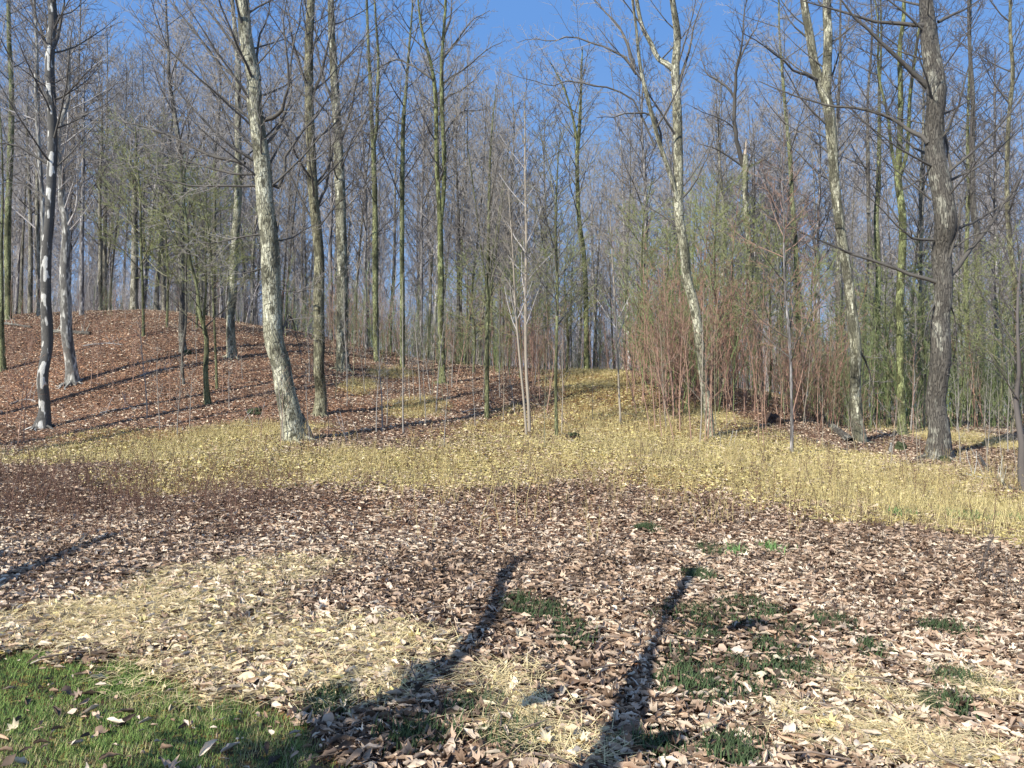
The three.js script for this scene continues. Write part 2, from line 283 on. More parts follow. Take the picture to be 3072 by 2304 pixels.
// ------------------------------------------------------------------ single trees, drawn after the photograph
function smoothPath(pts, rad, step) {
  const curve = new THREE.CatmullRomCurve3(pts, false, 'centripetal'), L = curve.getLength(), n = Math.max(3, Math.min(90, Math.round(L / step))), P = [], R = [];
  for (let k = 0; k <= n; k++) { const t = k / n, a = t * (pts.length - 1), i = Math.min(pts.length - 2, Math.floor(a)); P.push(curve.getPoint(t)); R.push(mix(rad[i], rad[i + 1], a - i)); }
  return [P, R];
}
let triangles = 0;
const firsts = [];                                                     // base pixel columns of the trees, for the saplings' labels
function tree(s) {
  const r = rng(s.seed ?? Math.round(s.path[0][0] * 7 + s.path[0][1])), [bx, by] = s.path[0];
  const b = s.d ? at(bx, by, s.d) : hit(bx, by), d = -b.z; b.y = height(b.x, b.z);
  const root = thing(s.name ?? 'tree', b.x, b.y, b.z), big = s.path[0][2] > 24;
  const loc = (p) => p.clone().sub(b), bark = BARK[s.bark === 'maple' ? s.tint ?? ['maple', 'mapleBMoss', 'mapleB', 'mapleDark', 'mapleMoss'][Math.floor(r() * 5)] : s.bark ?? 'maple'];
  const radius = (w) => w / 2 / F * d;
  // trunk and, if any, further stems
  const stems = [];
  for (const [si, path] of [s.path, ...(s.stems ?? [])].entries()) {
    const pts = path.map(([x, y], k) => { const p = at(x, y, d); if (k === 0 && si === 0) p.copy(b); if (k) p.z += (r() - 0.5) * 0.25 + (si ? (s.stemZ ?? 0.15) * k * (si % 2 ? 1 : -1) : 0); return p; }), rad = path.map((q) => radius(q[2]));
    if (si === 0) { pts.unshift(b.clone().add(V(0, -0.35, 0))); rad.unshift(rad[0] * 1.05); }
    const last = path[path.length - 1];
    if (last[1] < 60 && !s.broken) {                                   // goes on above the frame
      const dir = pts[pts.length - 1].clone().sub(pts[pts.length - 2]).normalize(); let p = pts[pts.length - 1], rr = rad[rad.length - 1];
      for (let k = 0; k < 4; k++) { dir.x += (r() - 0.5) * 0.16; dir.z += (r() - 0.5) * 0.16; dir.y += 0.1; dir.normalize(); p = p.clone().addScaledVector(dir, 1.9); rr *= 0.68; pts.push(p); rad.push(rr); }
    } else if (!s.broken) { rad[rad.length - 1] = Math.min(rad[rad.length - 1], 0.02); }
    const [P, R] = smoothPath(pts.map(loc), rad, big ? 0.3 : 0.45), ph = r() * 6, sd = Math.round(r() * 900), lobes = 4 + Math.floor(r() * 3);
    const shape = (th, k) => { const y = P[k].y, fl = si ? 0 : Math.exp(-Math.max(0, y + 0.05) / (big ? 0.3 : 0.12)); return 1 + 0.07 * noise(th * 1.2 + 7, y * 1.5, sd) + 0.05 * noise(Math.cos(th) * 2.5 + 9, Math.sin(th) * 2.5 + y * 3, sd + 1) + fl * (0.16 + 0.26 * Math.cos(lobes * th + ph)) * (s.flare ?? 1); };
    const B = new MB().tube(P, R, big ? 16 : d * radius(path[0][2]) > 0.9 ? 10 : 7, { shape, seam: true });
    part(si ? 'stem' : 'trunk', B.build(true), s.stemMat ?? bark, root); triangles += B.tris; stems.push([P, R]);
  }
  const tw = new MB(), r2 = (s.twig ?? 1) * Math.max(0.0026, 0.00026 * d), r1 = r2 * 2.0;
  const limb = (pts, rad, dens, sides) => {
    const B = new MB().tube(pts, rad, sides); triangles += B.tris;
    if (rad[0] > 0.014) part('limb', B.build(), s.limbMat ?? (s.bark === 'beech' ? BARK.beechGrey : TW.limb), root); else tw.tube(pts.map((p) => p.clone().add(b)), rad, 4);
    const L = pts.reduce((a, p, k) => a + (k ? p.distanceTo(pts[k - 1]) : 0), 0);
    branchlets(tw, pts.map((p) => p.clone().add(b)), rad, { count: Math.round(L * dens), len: Math.min(1.7, 0.45 + L * 0.22), twigs: s.fine ?? 6, r1, r2, up: s.up ?? 0.07, cull: true }, r);
  };
  for (const l of s.limbs ?? []) {                                     // drawn limbs: [pixel points, width, depth drift]
    const [px, w, drift = (r() - 0.5) * 0.5] = l, n = px.length, pts = px.map(([x, y], k) => loc(at(x, y, d + drift * k)));
    const [P, R] = smoothPath(pts, px.map((_, k) => radius(1.15 * mix(w, Math.max(1, w * 0.2), k / (n - 1)))), 0.35);
    for (let k = 1; k < P.length; k++) { P[k].x += (r() - 0.5) * 0.05; P[k].y += (r() - 0.5) * 0.06; P[k].z += (r() - 0.5) * 0.08; }
    limb(P, R, s.dens ?? 4.2, 6);
  }
  // further limbs up the stem, all round
  if (big && !s.d) for (let k = 0, n = 5 + Math.floor(r() * 3); k < n; k++) {          // roots running out from the foot
    const a = k / n * 6.28 + r() * 0.6, R0 = radius(s.path[0][2] / 2), L = R0 * (2.6 + 2.4 * r()), q = [];
    for (let i = 0; i <= 5; i++) { const t = i / 5, o = R0 * 0.5 + L * t, x = Math.cos(a + t * (r() - 0.5) * 0.5) * o, z = Math.sin(a + t * (r() - 0.5) * 0.5) * o; q.push(V(x, mix(R0 * 1.5, height(b.x + x, b.z + z) - b.y + 0.02, t ** 0.45) - 0.05 * t * t, z)); }
    const B = new MB().tube(q, taper(R0 * 0.5, 0.03, 5), 8, { seam: true, shape: (th, i) => 1 + 0.15 * noise(th, i, k + 50) }); part('root', B.build(true), bark, root); triangles += B.tris;
  }
  const c = s.crown;
  if (c) for (const [si, [P, R]] of stems.entries()) {
    const n = Math.round(c.n * (s.group === MAPLES ? 1.9 : s.group === SLIM ? 1.5 : 1.25) / stems.length), yTop = P[P.length - 1].y, y0 = at(bx, c.from, d).y - b.y; let roll = r() * 6;
    for (let k = 0; k < n; k++) {
      const y = mix(y0, Math.min(yTop, at(bx, -250, d).y - b.y), (k + r() * 0.8) / n); let i = P.findIndex((p) => p.y > y); if (i < 1) continue;
      const f = (y - P[i - 1].y) / (P[i].y - P[i - 1].y), p = P[i - 1].clone().lerp(P[i], f), rr = mix(R[i - 1], R[i], f); roll += 2.4 + (r() - 0.5);
      const el = (c.el ?? 0.6) + (r() - 0.5) * 0.5, L = c.L * 1.15 * (0.5 + 0.8 * r()) * (1 - 0.35 * k / n), dir = V(Math.cos(roll) * Math.cos(el), Math.sin(el), Math.sin(roll) * Math.cos(el));
      const m = Math.max(4, Math.round(L / 0.45)), rl = Math.min(rr * 0.55, 0.009 + 0.0085 * L);
      limb(walk(p, dir, L, m, 0.24, s.up ?? 0.07, r), taper(rl, r2, m), s.dens ?? 4.2, 5);
    }
  }
  for (let k = 0; k < (s.shoots ?? 0); k++) {                          // thin shoots low on the trunk
    const [P, R] = stems[0], i = 2 + Math.floor(r() * (P.length - 4)); const dir = sideways(P[i + 1].clone().sub(P[i]).normalize(), 1.1, r() * 6.28), L = 0.4 + r() * 1.3;
    const q = walk(P[i], dir, L, 4, 0.4, 0.08, r); tw.tube(q.map((p) => p.add(b)), taper(Math.max(r2 * 1.4, 0.005), r2 * 0.6, 4), 3);
  }
  if (tw.tris) {                                                       // gathered in scene coordinates for the frame test; back to the thing's own
    for (let k = 0; k < tw.p.length; k += 3) { tw.p[k] -= b.x; tw.p[k + 1] -= b.y; tw.p[k + 2] -= b.z; }
    part('twigs', tw.build(), TW[s.twigs ?? 'grey'], root).userData.kind = 'stuff'; triangles += tw.tris;
  }
  tag(root, s.label, s.category ?? 'tree', s.group);
  if (s.short) firsts.push([toPixel(V(b.x, b.y, b.z))[0], s.short]);
  return { root, b, d, radius, stems, r };
}

const MAPLES = 'large trees of the wood edge', SLIM = 'slim trees of the middle distance', POLES = 'young trees in the understorey';
// the leaning tree left of the middle
const leaning = tree({
  short: 'the big leaning trunk', label: 'big pale leaning tree left of the middle, dark rot wound low on its right side', group: MAPLES, bark: 'maple', tint: 'maple', seed: 5,
  path: [[884, 1322, 68], [872, 1240, 63], [857, 1163, 60], [840, 1093, 58], [825, 1024, 58], [812, 885, 56], [808, 700, 55], [796, 602, 52], [783, 463, 48], [768, 324, 43], [759, 231, 41], [741, 116, 38], [731, 0, 35], [726, -80, 33]],
  limbs: [
    [[[760, 480], [700, 440], [640, 390], [580, 330], [520, 250], [470, 170]], 9], [[[735, 490], [640, 470], [560, 430], [470, 390], [390, 370], [300, 330]], 10],
    [[[770, 330], [700, 260], [640, 170], [580, 90], [520, 20], [480, -40]], 9], [[[765, 280], [735, 180], [690, 90], [630, 0]], 8],
    [[[785, 520], [700, 520], [610, 500], [520, 470], [430, 450]], 8], [[[762, 300], [690, 220], [610, 130], [540, 40], [500, -40]], 8], [[[788, 470], [720, 400], [650, 300], [600, 210], [560, 110]], 8], [[[792, 560], [700, 560], [600, 560], [500, 540], [400, 500], [330, 470]], 7], [[[774, 380], [720, 330], [660, 290], [560, 200], [440, 90], [390, 20]], 9], [[[800, 700], [720, 710], [620, 730], [520, 690], [440, 640]], 5], [[[805, 720], [860, 720], [900, 700], [960, 660]], 6],
    [[[792, 360], [830, 350], [848, 330], [860, 280], [866, 200], [850, 100], [860, 0]], 13], [[[796, 520], [830, 560], [850, 540], [856, 470], [900, 410], [960, 330], [1010, 250]], 13],
    [[[815, 790], [830, 700], [838, 620], [845, 560]], 9], [[[790, 440], [840, 380], [870, 290], [872, 180], [900, 60], [910, -40]], 10], [[[780, 240], [770, 150], [800, 60], [810, -30]], 9],
    [[[838, 1080], [860, 950], [880, 960], [890, 1010], [905, 1090]], 7, 0.15], [[[800, 800], [720, 820], [640, 780], [560, 760]], 4], [[[812, 860], [880, 880], [950, 850], [1010, 800]], 4],
  ], crown: { from: 620, n: 16, L: 3.0, el: 0.75 }, shoots: 14, dens: 5,
});
{ // rot wound and a slab of lifted bark on the shaded side
  const { root, b, d, radius } = leaning, B = new MB(), w = [[868, 1098, 12], [874, 1140, 26], [880, 1180, 30], [884, 1220, 26], [892, 1262, 15]];
  const pts = w.map(([x, y]) => at(x, y, d).sub(b)); pts.forEach((p, k) => { p.z += radius(50) * 0.42; });
  B.tube(pts, w.map((q) => radius(q[2]) * 0.5), 9, { shape: (th, k) => 0.8 + 0.25 * noise(th * 2, k * 1.3, 5) }); part('rot_wound', B.build(true), ROT, root);
  const C = new MB(), q = [[846, 1180, 5], [858, 1250, 9], [866, 1300, 10], [872, 1335, 12]].map(([x, y, s]) => [at(x, y, d).sub(b).add(V(0, 0, radius(60) * 0.5)), radius(s)]);
  C.tube(q.map((k) => k[0]), q.map((k) => k[1]), 8); part('root_flare', C.build(), BARK.maple, root);
  const D = new MB(); D.tube([[905, 1240], [925, 1290], [934, 1330]].map(([x, y]) => at(x, y, d).sub(b)), [radius(8), radius(14), radius(18)], 9, { shape: (th, k) => 1 + 0.3 * noise(th * 2, k, 8), seam: true }); part('root_flare', D.build(true), BARK.rough, root);
}
// the dark trunk on the right
const darkTree = tree({
  short: 'the thick dark trunk', label: 'thick dark trunk on the right with long low limbs and a mossy pale foot', group: MAPLES, bark: 'rough', twigs: 'dark', seed: 6,
  path: [[2816, 1380, 74], [2816, 1290, 56], [2816, 1209, 54], [2819, 1070, 57], [2824, 960, 52], [2829, 885, 48], [2834, 800, 54], [2836, 746, 56], [2831, 671, 59], [2814, 555, 58], [2807, 417, 52], [2802, 278, 52], [2793, 139, 50], [2786, 0, 40], [2782, -90, 36]],
  limbs: [
    [[[2784, 430], [2742, 398], [2696, 368], [2604, 333], [2511, 319], [2441, 301], [2349, 273], [2279, 241]], 13], [[[2784, 262], [2745, 220], [2710, 185], [2627, 111], [2557, 42], [2511, -9]], 16],
    [[[2772, 76], [2710, 72], [2650, 69], [2557, 46], [2465, 19], [2404, 0]], 12], [[[2818, 850], [2760, 833], [2696, 806], [2604, 779], [2511, 742], [2409, 700], [2340, 660]], 12],
    [[[2840, 842], [2868, 806], [2895, 769], [2951, 700], [2990, 640], [3020, 602], [3072, 518]], 16], [[[2844, 698], [2880, 680], [2928, 662], [3020, 606], [3090, 540]], 10], [[[2835, 548], [2880, 525], [2928, 505], [3002, 444], [3072, 370]], 9],
    [[[2815, 66], [2860, 45], [2904, 23], [2960, -20]], 10], [[[2838, 650], [2850, 560], [2846, 450], [2830, 380], [2822, 270], [2806, 130], [2800, 30]], 10, 0.1], [[[2800, 720], [2740, 715], [2700, 690], [2640, 620], [2560, 560]], 8],
    [[[2836, 800], [2870, 700], [2895, 600], [2935, 520]], 9], [[[2795, 600], [2740, 560], [2690, 510], [2620, 470]], 6], [[[2838, 760], [2900, 720], [2960, 690], [3040, 690]], 6], [[[2824, 420], [2870, 330], [2900, 220], [2930, 90]], 7],
    [[[2820, 1290], [2801, 1230], [2806, 1205], [2822, 1180], [2822, 1120]], 7, 0.12], [[[2810, 900], [2778, 960], [2772, 1020]], 5], [[[2845, 900], [2870, 1000], [2860, 1080], [2868, 1130]], 4],
  ], crown: { from: 640, n: 12, L: 2.8, el: 0.5 }, shoots: 8, dens: 4.6,
});
// right of the middle: the tall pale tree with a split top
tree({
  short: 'the pale bent tree', label: 'tall pale tree on the right, bending left and splitting into two stems near the top', group: MAPLES, bark: 'maple', tint: 'mapleB', seed: 7,
  path: [[2579, 1328, 36], [2575, 1240, 33], [2571, 1163, 31], [2562, 1047, 31], [2553, 931, 30], [2541, 816, 29], [2527, 723, 28], [2516, 648, 28], [2506, 532, 29], [2495, 417, 30], [2483, 324, 31], [2467, 255, 30], [2446, 185, 26], [2428, 116, 24], [2414, 23, 22], [2408, -60, 20]],
  stems: [[[2480, 300, 22], [2474, 220, 26], [2470, 139, 26], [2467, 23, 24], [2462, -60, 20]]],
  limbs: [[[[2452, 240], [2420, 226], [2390, 215], [2340, 170], [2290, 140], [2230, 100]], 9], [[[2482, 290], [2510, 180], [2540, 90], [2560, 0]], 6], [[[2498, 470], [2440, 420], [2390, 390], [2330, 350]], 5], [[[2560, 1030], [2600, 1090], [2620, 1160], [2652, 1240]], 6, 0.2], [[[2430, 120], [2380, 70], [2330, 0]], 6]],
  crown: { from: 560, n: 14, L: 2.4, el: 0.75 }, shoots: 8,
});
tree({
  short: 'the forked maple', label: 'tall forked tree right of the open sky, long limbs reaching left over the gap', group: MAPLES, bark: 'maple', seed: 8,
  path: [[2131, 1312, 26], [2124, 1240, 25], [2115, 1163, 25], [2098, 1030, 26], [2080, 908, 28], [2062, 839, 28], [2050, 740, 28], [2038, 648, 28], [2036, 509, 27], [2034, 324, 27], [2026, 208, 26], [2034, 100, 22], [2020, 23, 18], [2010, -60, 16]],
  stems: [[[2036, 610, 12], [2008, 530, 13], [1973, 440, 13], [1936, 324, 12], [1910, 225, 10], [1894, 120, 8], [1880, 20, 6], [1874, -60, 5]], [[2026, 215, 18], [2000, 190, 17], [1982, 162, 15], [1960, 100, 14], [1940, 40, 13], [1925, -40, 12]]],
  limbs: [[[[1908, 222], [1880, 180], [1834, 148], [1770, 128], [1700, 112], [1650, 122], [1600, 116], [1550, 130]], 7], [[[1903, 208], [1880, 130], [1850, 70], [1800, 20], [1760, -30]], 10], [[[1965, 440], [1900, 300], [1820, 265], [1750, 250], [1700, 242], [1660, 254], [1600, 246], [1530, 222]], 6],
    [[[1985, 470], [1965, 350], [1900, 340], [1845, 348], [1790, 355]], 7], [[[2034, 270], [2060, 180], [2080, 90], [2110, 0]], 9], [[[2042, 600], [2090, 540], [2120, 470], [2150, 380]], 6], [[[2040, 690], [2000, 650], [1950, 620], [1890, 590]], 5]],
  crown: { from: 700, n: 12, L: 2.4, el: 0.8 }, shoots: 10,
});
tree({
  short: 'the black and white trunk', label: 'straight trunk near the left edge, mottled black and white bark', group: MAPLES, bark: 'mottled', limbMat: TW.limb, twigs: 'dark', seed: 9,
  path: [[127, 1285, 42], [129, 1230, 31], [134, 1130, 29], [139, 1024, 29], [143, 900, 28], [144, 746, 27], [151, 648, 27], [155, 417, 26], [155, 185, 26], [153, 46, 24], [151, -60, 22]],
  limbs: [[[[150, 495], [110, 470], [60, 440], [0, 430], [-60, 425]], 9], [[[158, 300], [200, 280], [250, 230], [290, 180]], 6], [[[155, 170], [120, 90], [100, 20], [90, -40]], 9], [[[158, 150], [180, 80], [190, 10], [200, -60]], 10], [[[150, 120], [80, 60], [20, 0]], 6], [[[152, 200], [145, 90], [130, 0]], 8], [[[146, 600], [90, 560], [40, 545], [-20, 560]], 5]],
  crown: { from: 520, n: 16, L: 2.6, el: 0.65 }, shoots: 8,
});
tree({
  short: 'the white barked tree', label: 'white barked tree on the left slope just right of the dark trunk', group: MAPLES, bark: 'beech', twigs: 'pale', seed: 10,
  path: [[218, 1150, 36], [212, 1080, 32], [205, 1000, 31], [201, 931, 30], [198, 830, 28], [197, 746, 26], [199, 694, 24], [190, 640, 22], [181, 602, 20], [179, 520, 18], [178, 463, 17], [186, 380, 14], [200, 300, 11], [206, 200, 9], [210, 120, 7]],
  limbs: [[[[181, 470], [200, 420], [205, 340], [200, 260]], 8], [[[195, 690], [225, 640], [232, 560], [235, 460]], 7]], crown: { from: 700, n: 14, L: 2.2, el: 0.7 }, shoots: 6,
});
tree({ short: 'the thin pale stem', label: 'thin pale stem close behind the left side of the straight dark trunk', group: SLIM, bark: 'beech', twigs: 'pale', d: 26, path: [[136, 1200, 14], [134, 900, 13], [132, 700, 12], [130, 602, 12], [120, 417, 12], [111, 231, 10], [113, 162, 9], [106, 0, 8], [104, -60, 7]], crown: { from: 620, n: 10, L: 1.8 } });
tree({ short: 'the olive crest trunk', label: 'olive stained trunk at the far left edge standing on the hill crest', group: SLIM, bark: 'mapleGreen', twigs: 'mauve', d: 40, path: [[25, 958, 19], [24, 850, 18], [23, 746, 18], [28, 648, 17], [35, 417, 16], [34, 278, 14], [30, 120, 12], [28, -60, 10]], crown: { from: 560, n: 16, L: 2.8 } });
tree({ short: 'the leftmost trunk', label: 'greenish trunk cut by the left edge of the picture', group: SLIM, bark: 'mapleGreen', path: [[7, 1110, 20], [5, 980, 16], [4, 860, 12], [6, 740, 8], [5, 600, 7], [8, 480, 5], [2, 300, 4]], crown: { from: 700, n: 8, L: 1.6 } });
tree({ short: 'the dark slope tree', label: 'slim dark tree halfway up the left hill with many thin steep limbs', group: SLIM, bark: 'rough', twigs: 'dark', path: [[549, 1055, 24], [548, 990, 19], [547, 900, 17], [546, 760, 17], [548, 640, 16], [549, 555, 15], [532, 417, 14], [518, 324, 12], [509, 231, 10], [507, 162, 8], [500, 60, 6], [498, -60, 5]], limbs: [[[[545, 560], [560, 480], [565, 380], [560, 290]], 8], [[[540, 480], [480, 420], [430, 340], [400, 250]], 6], [[[549, 520], [600, 440], [640, 350]], 5]], crown: { from: 760, n: 18, L: 2.6, el: 0.8 }, shoots: 8 });
tree({ short: 'the green forked pole', label: 'small green tinged tree on the left slope forking at head height', group: POLES, bark: 'mapleGreen', twigs: 'olive', path: [[623, 1212, 19], [620, 1120, 15], [616, 1024, 14], [608, 975, 13], [602, 941, 12], [588, 862, 9], [569, 769, 8], [560, 660, 7], [548, 560, 5], [545, 470, 3]], stems: [[[612, 1000, 8], [618, 940, 8], [628, 880, 6], [634, 800, 5], [640, 700, 3]]], crown: { from: 1000, n: 16, L: 1.5 } });
TW.bud = plain(0.27, 0.295, 0.12, 'yellow green budding twig');
tree({ short: 'the budding young tree', label: 'young tree with yellow green buds between the small forked tree and the leaning trunk', group: POLES, bark: 'mapleGreen', twigs: 'bud', limbMat: TW.olive, d: 27, path: [[650, 1200, 8], [646, 1050, 7], [638, 900, 6], [630, 760, 5], [622, 640, 4], [618, 560, 2]], crown: { from: 900, n: 26, L: 2.6, el: 0.3 } });
tree({ short: 'the budding hill tree', label: 'young yellow green budding tree left of the slim dark slope tree', group: POLES, bark: 'mapleGreen', twigs: 'bud', limbMat: TW.olive, d: 34, path: [[430, 1010, 9], [428, 880, 8], [426, 740, 7], [420, 600, 6], [410, 470, 4], [404, 380, 2]], crown: { from: 820, n: 26, L: 2.6, el: 0.4 } });
tree({ short: 'the double butt tree', label: 'grey green trunk on the left crest, close beside the small forked tree', group: SLIM, bark: 'maple', twigs: 'grey', path: [[697, 1074, 30], [693, 1010, 25], [690, 931, 24], [695, 870, 24], [699, 816, 24], [704, 700, 23], [711, 600, 22], [714, 460, 20], [715, 324, 18], [713, 185, 16], [705, 90, 13], [697, 0, 11], [694, -60, 10]], crown: { from: 560, n: 18, L: 2.8, el: 0.7 }, shoots: 6 });
tree({ short: 'the dark thin tree', label: 'thin dark tree with a low shaded foot right of the slim slope tree', group: POLES, bark: 'rough', twigs: 'dark', path: [[551, 1152, 9], [550, 1090, 8], [552, 1030, 8], [556, 960, 7], [560, 840, 6], [566, 720, 5], [572, 600, 3]], crown: { from: 1000, n: 12, L: 1.2 } });
tree({ short: 'the dark banded trunk', label: 'rough trunk right behind the big leaning tree, dark band near its foot', group: MAPLES, bark: 'maple', twigs: 'dark', path: [[960, 1245, 40], [960, 1180, 33], [959, 1100, 32], [958, 1024, 32], [957, 900, 32], [956, 793, 31], [950, 690, 30], [944, 602, 30], [936, 500, 29], [930, 417, 28], [928, 231, 27], [929, 120, 26], [930, 0, 24], [930, -80, 22]], limbs: [[[[940, 560], [985, 500], [1005, 420], [1030, 340]], 8], [[[945, 640], [980, 560], [990, 470], [985, 370]], 9], [[[930, 300], [970, 200], [990, 100], [1010, 0]], 9], [[[926, 260], [890, 170], [870, 80], [860, -10]], 8]], crown: { from: 700, n: 20, L: 2.8, el: 0.75 }, shoots: 8 });
tree({ short: 'the second pale trunk', label: 'pale straight trunk two trees right of the big leaning one', group: MAPLES, bark: 'maple', path: [[1027, 1110, 40], [1027, 1040, 35], [1028, 960, 34], [1028, 833, 32], [1025, 690, 31], [1021, 555, 31], [1012, 420, 29], [1007, 320, 27], [1000, 200, 24], [997, 111, 21], [992, -60, 18]], limbs: [[[[1015, 440], [1050, 340], [1070, 240], [1090, 120]], 9], [[[1006, 330], [970, 230], [950, 130], [945, 20]], 8]], crown: { from: 640, n: 20, L: 3.0, el: 0.75 } });
tree({ short: 'the forked slim tree', label: 'slim dark greenish tree forking high up, right of the two pale trunks', group: SLIM, bark: 'mapleGreen', twigs: 'dark', d: 36, path: [[1130, 1062, 18], [1127, 900, 17], [1124, 746, 17], [1124, 648, 16], [1122, 520, 15], [1121, 440, 15], [1114, 350, 12], [1112, 278, 11], [1104, 140, 9], [1098, -60, 7]], stems: [[[1121, 440, 10], [1132, 380, 11], [1136, 324, 10], [1140, 185, 8], [1133, 46, 6], [1130, -60, 5]]], crown: { from: 620, n: 22, L: 2.6, el: 0.65 } });
tree({ short: 'the slim tree before the gap', label: 'slim tree between the forked slim tree and the twin stemmed tree', group: SLIM, bark: 'mapleGreen', twigs: 'dark', d: 35, path: [[1207, 1085, 16], [1206, 900, 15], [1205, 746, 14], [1207, 555, 14], [1209, 370, 12], [1218, 278, 10], [1228, 139, 7], [1236, 20, 5], [1240, -50, 4]], crown: { from: 620, n: 20, L: 2.6, el: 0.6 } });
tree({ short: 'the twin stemmed tree', label: 'tall twin stemmed tree at the left border of the open sky', group: MAPLES, bark: 'maple', twigs: 'grey', seed: 12, path: [[1325, 1150, 26], [1324, 1060, 20], [1323, 960, 19], [1323, 885, 19], [1321, 780, 18], [1320, 690, 17], [1319, 640, 14], [1313, 540, 13], [1310, 463, 13], [1306, 278, 12], [1290, 180, 10], [1270, 110, 8], [1256, 20, 6], [1250, -60, 5]], stems: [[[1322, 670, 12], [1332, 560, 13], [1334, 463, 14], [1328, 324, 12], [1330, 185, 10], [1340, 60, 8], [1345, -60, 7]]],
  limbs: [[[[1332, 405], [1352, 370], [1380, 340], [1400, 332], [1440, 330], [1470, 315]], 6], [[[1330, 300], [1380, 270], [1420, 240], [1450, 200]], 5], [[[1328, 180], [1370, 120], [1410, 70], [1470, 30]], 6], [[[1329, 250], [1400, 200], [1460, 150], [1520, 120]], 5], [[[1300, 240], [1240, 200], [1190, 180], [1130, 210], [1060, 260]], 6], [[[1328, 120], [1350, 60], [1360, -20]], 8]], crown: { from: 560, n: 24, L: 2.4, el: 0.8 } });
tree({ short: 'the greenish pole', label: 'greenish pole with a spray of thin stems just right of the twin stemmed tree', group: POLES, bark: 'mapleGreen', twigs: 'grey', path: [[1461, 1255, 15], [1461, 1140, 13], [1461, 1024, 13], [1464, 862, 11], [1466, 720, 10], [1468, 579, 8], [1472, 450, 6], [1480, 340, 4], [1490, 250, 2]], stems: [[[1464, 900, 5], [1440, 720, 5], [1420, 560, 4], [1400, 420, 2]], [[1464, 940, 5], [1490, 740, 5], [1510, 560, 4], [1530, 400, 2]], [[1463, 1000, 4], [1474, 800, 4], [1500, 620, 3], [1512, 480, 2]]], crown: { from: 900, n: 36, L: 2.0, el: 1.0 } });
tree({ short: 'the paired pale stems', label: 'nearly white slender stem, right one of the pale pair left of the path', group: 'pair of pale slender stems', bark: 'beech', stemMat: PALE_STEM, twigs: 'pale', path: [[1589, 1297, 10], [1585, 1210, 9], [1579, 1117, 9], [1577, 885, 9], [1579, 700, 8], [1577, 600, 7], [1575, 509, 6], [1575, 370, 4], [1572, 280, 2]], crown: { from: 1000, n: 22, L: 1.3, el: 0.9 } });
tree({ short: 'the paired pale stems', label: 'nearly white slender stem leaning left, left one of the pale pair', group: 'pair of pale slender stems', bark: 'beech', stemMat: PALE_STEM, twigs: 'pale', path: [[1579, 1310, 8], [1572, 1210, 7], [1563, 1117, 7], [1547, 931, 6], [1538, 746, 5], [1530, 640, 3], [1526, 560, 2]], crown: { from: 1000, n: 16, L: 1.1, el: 0.9 } });
tree({ short: 'the olive pole', label: 'straight olive pole standing left of the dark stump and the path', group: POLES, bark: 'mapleGreen', twigs: 'olive', path: [[1670, 1310, 11], [1668, 1210, 9], [1667, 1117, 9], [1672, 885, 9], [1668, 760, 8], [1667, 650, 6], [1672, 520, 4], [1680, 400, 2]], crown: { from: 980, n: 26, L: 1.7, el: 0.9 } });
tree({ short: 'the rusty trunk', label: 'distant rusty trunk forking below the open sky, above the end of the path', group: SLIM, bark: 'maple', twigs: 'grey', d: 44, path: [[1760, 1060, 17], [1757, 885, 15], [1750, 746, 14], [1738, 671, 13], [1732, 463, 12], [1737, 400, 11], [1742, 300, 9], [1745, 200, 6], [1748, 140, 3]], stems: [[[1733, 440, 8], [1718, 360, 7], [1690, 270, 6], [1650, 200, 3]]], crown: { from: 700, n: 26, L: 3.2, el: 0.85 } });
tree({ short: 'the thin white stem', label: 'thin white stem standing right of the path below the reddish saplings', group: POLES, bark: 'beech', stemMat: PALE_STEM, twigs: 'pale', path: [[1862, 1272, 7], [1858, 1170, 6], [1853, 1070, 6], [1843, 885, 5], [1834, 746, 4], [1828, 620, 2]], crown: { from: 1040, n: 14, L: 1.2, el: 0.9 } });
tree({ short: 'the broken tree', label: 'tree with a snapped top showing pale wood and one surviving crooked limb', group: MAPLES, bark: 'maple', twigs: 'dark', broken: true, seed: 14, path: [[2282, 1190, 24], [2274, 1110, 20], [2263, 1024, 18], [2256, 950, 18], [2252, 885, 18], [2247, 746, 18], [2241, 650, 17], [2238, 602, 17], [2234, 520, 17], [2233, 468, 17]],
  limbs: [[[[2232, 500], [2214, 440], [2205, 393], [2204, 301], [2206, 250], [2210, 208], [2218, 170], [2226, 130], [2230, 60], [2240, 0]], 13], [[[2206, 300], [2180, 262], [2150, 240], [2125, 225], [2110, 200], [2100, 150]], 8], [[[2204, 400], [2190, 370], [2120, 340], [2060, 310]], 5], [[[2240, 500], [2270, 490], [2310, 470], [2350, 420]], 5], [[[2210, 208], [2240, 130], [2270, 80], [2290, 20]], 6], [[[2228, 500], [2170, 460], [2130, 440], [2080, 430]], 5]], crown: { from: 900, n: 10, L: 1.8 } });
{ const t = scene.children[scene.children.length - 1]; const d = -t.position.z, B = new MB(), b = t.position; B.tube([[2233, 474], [2236, 450], [2239, 415]].map(([x, y]) => at(x, y, d).sub(b)), [8 / F * d, 5 / F * d, 0], 6); part('splinter', B.build(), WOOD, t); }
tree({ short: 'the slim grey green tree', label: 'slim grey green tree left of the tall pale bent one, foot hidden in brush', group: SLIM, bark: 'mapleGreen', twigs: 'mauve', d: 36, path: [[2396, 1100, 16], [2394, 960, 15], [2391, 839, 15], [2386, 760, 14], [2381, 694, 14], [2374, 580, 13], [2367, 463, 12], [2354, 324, 10], [2346, 200, 8], [2340, 80, 6], [2336, -60, 4]], crown: { from: 640, n: 22, L: 2.6 } });
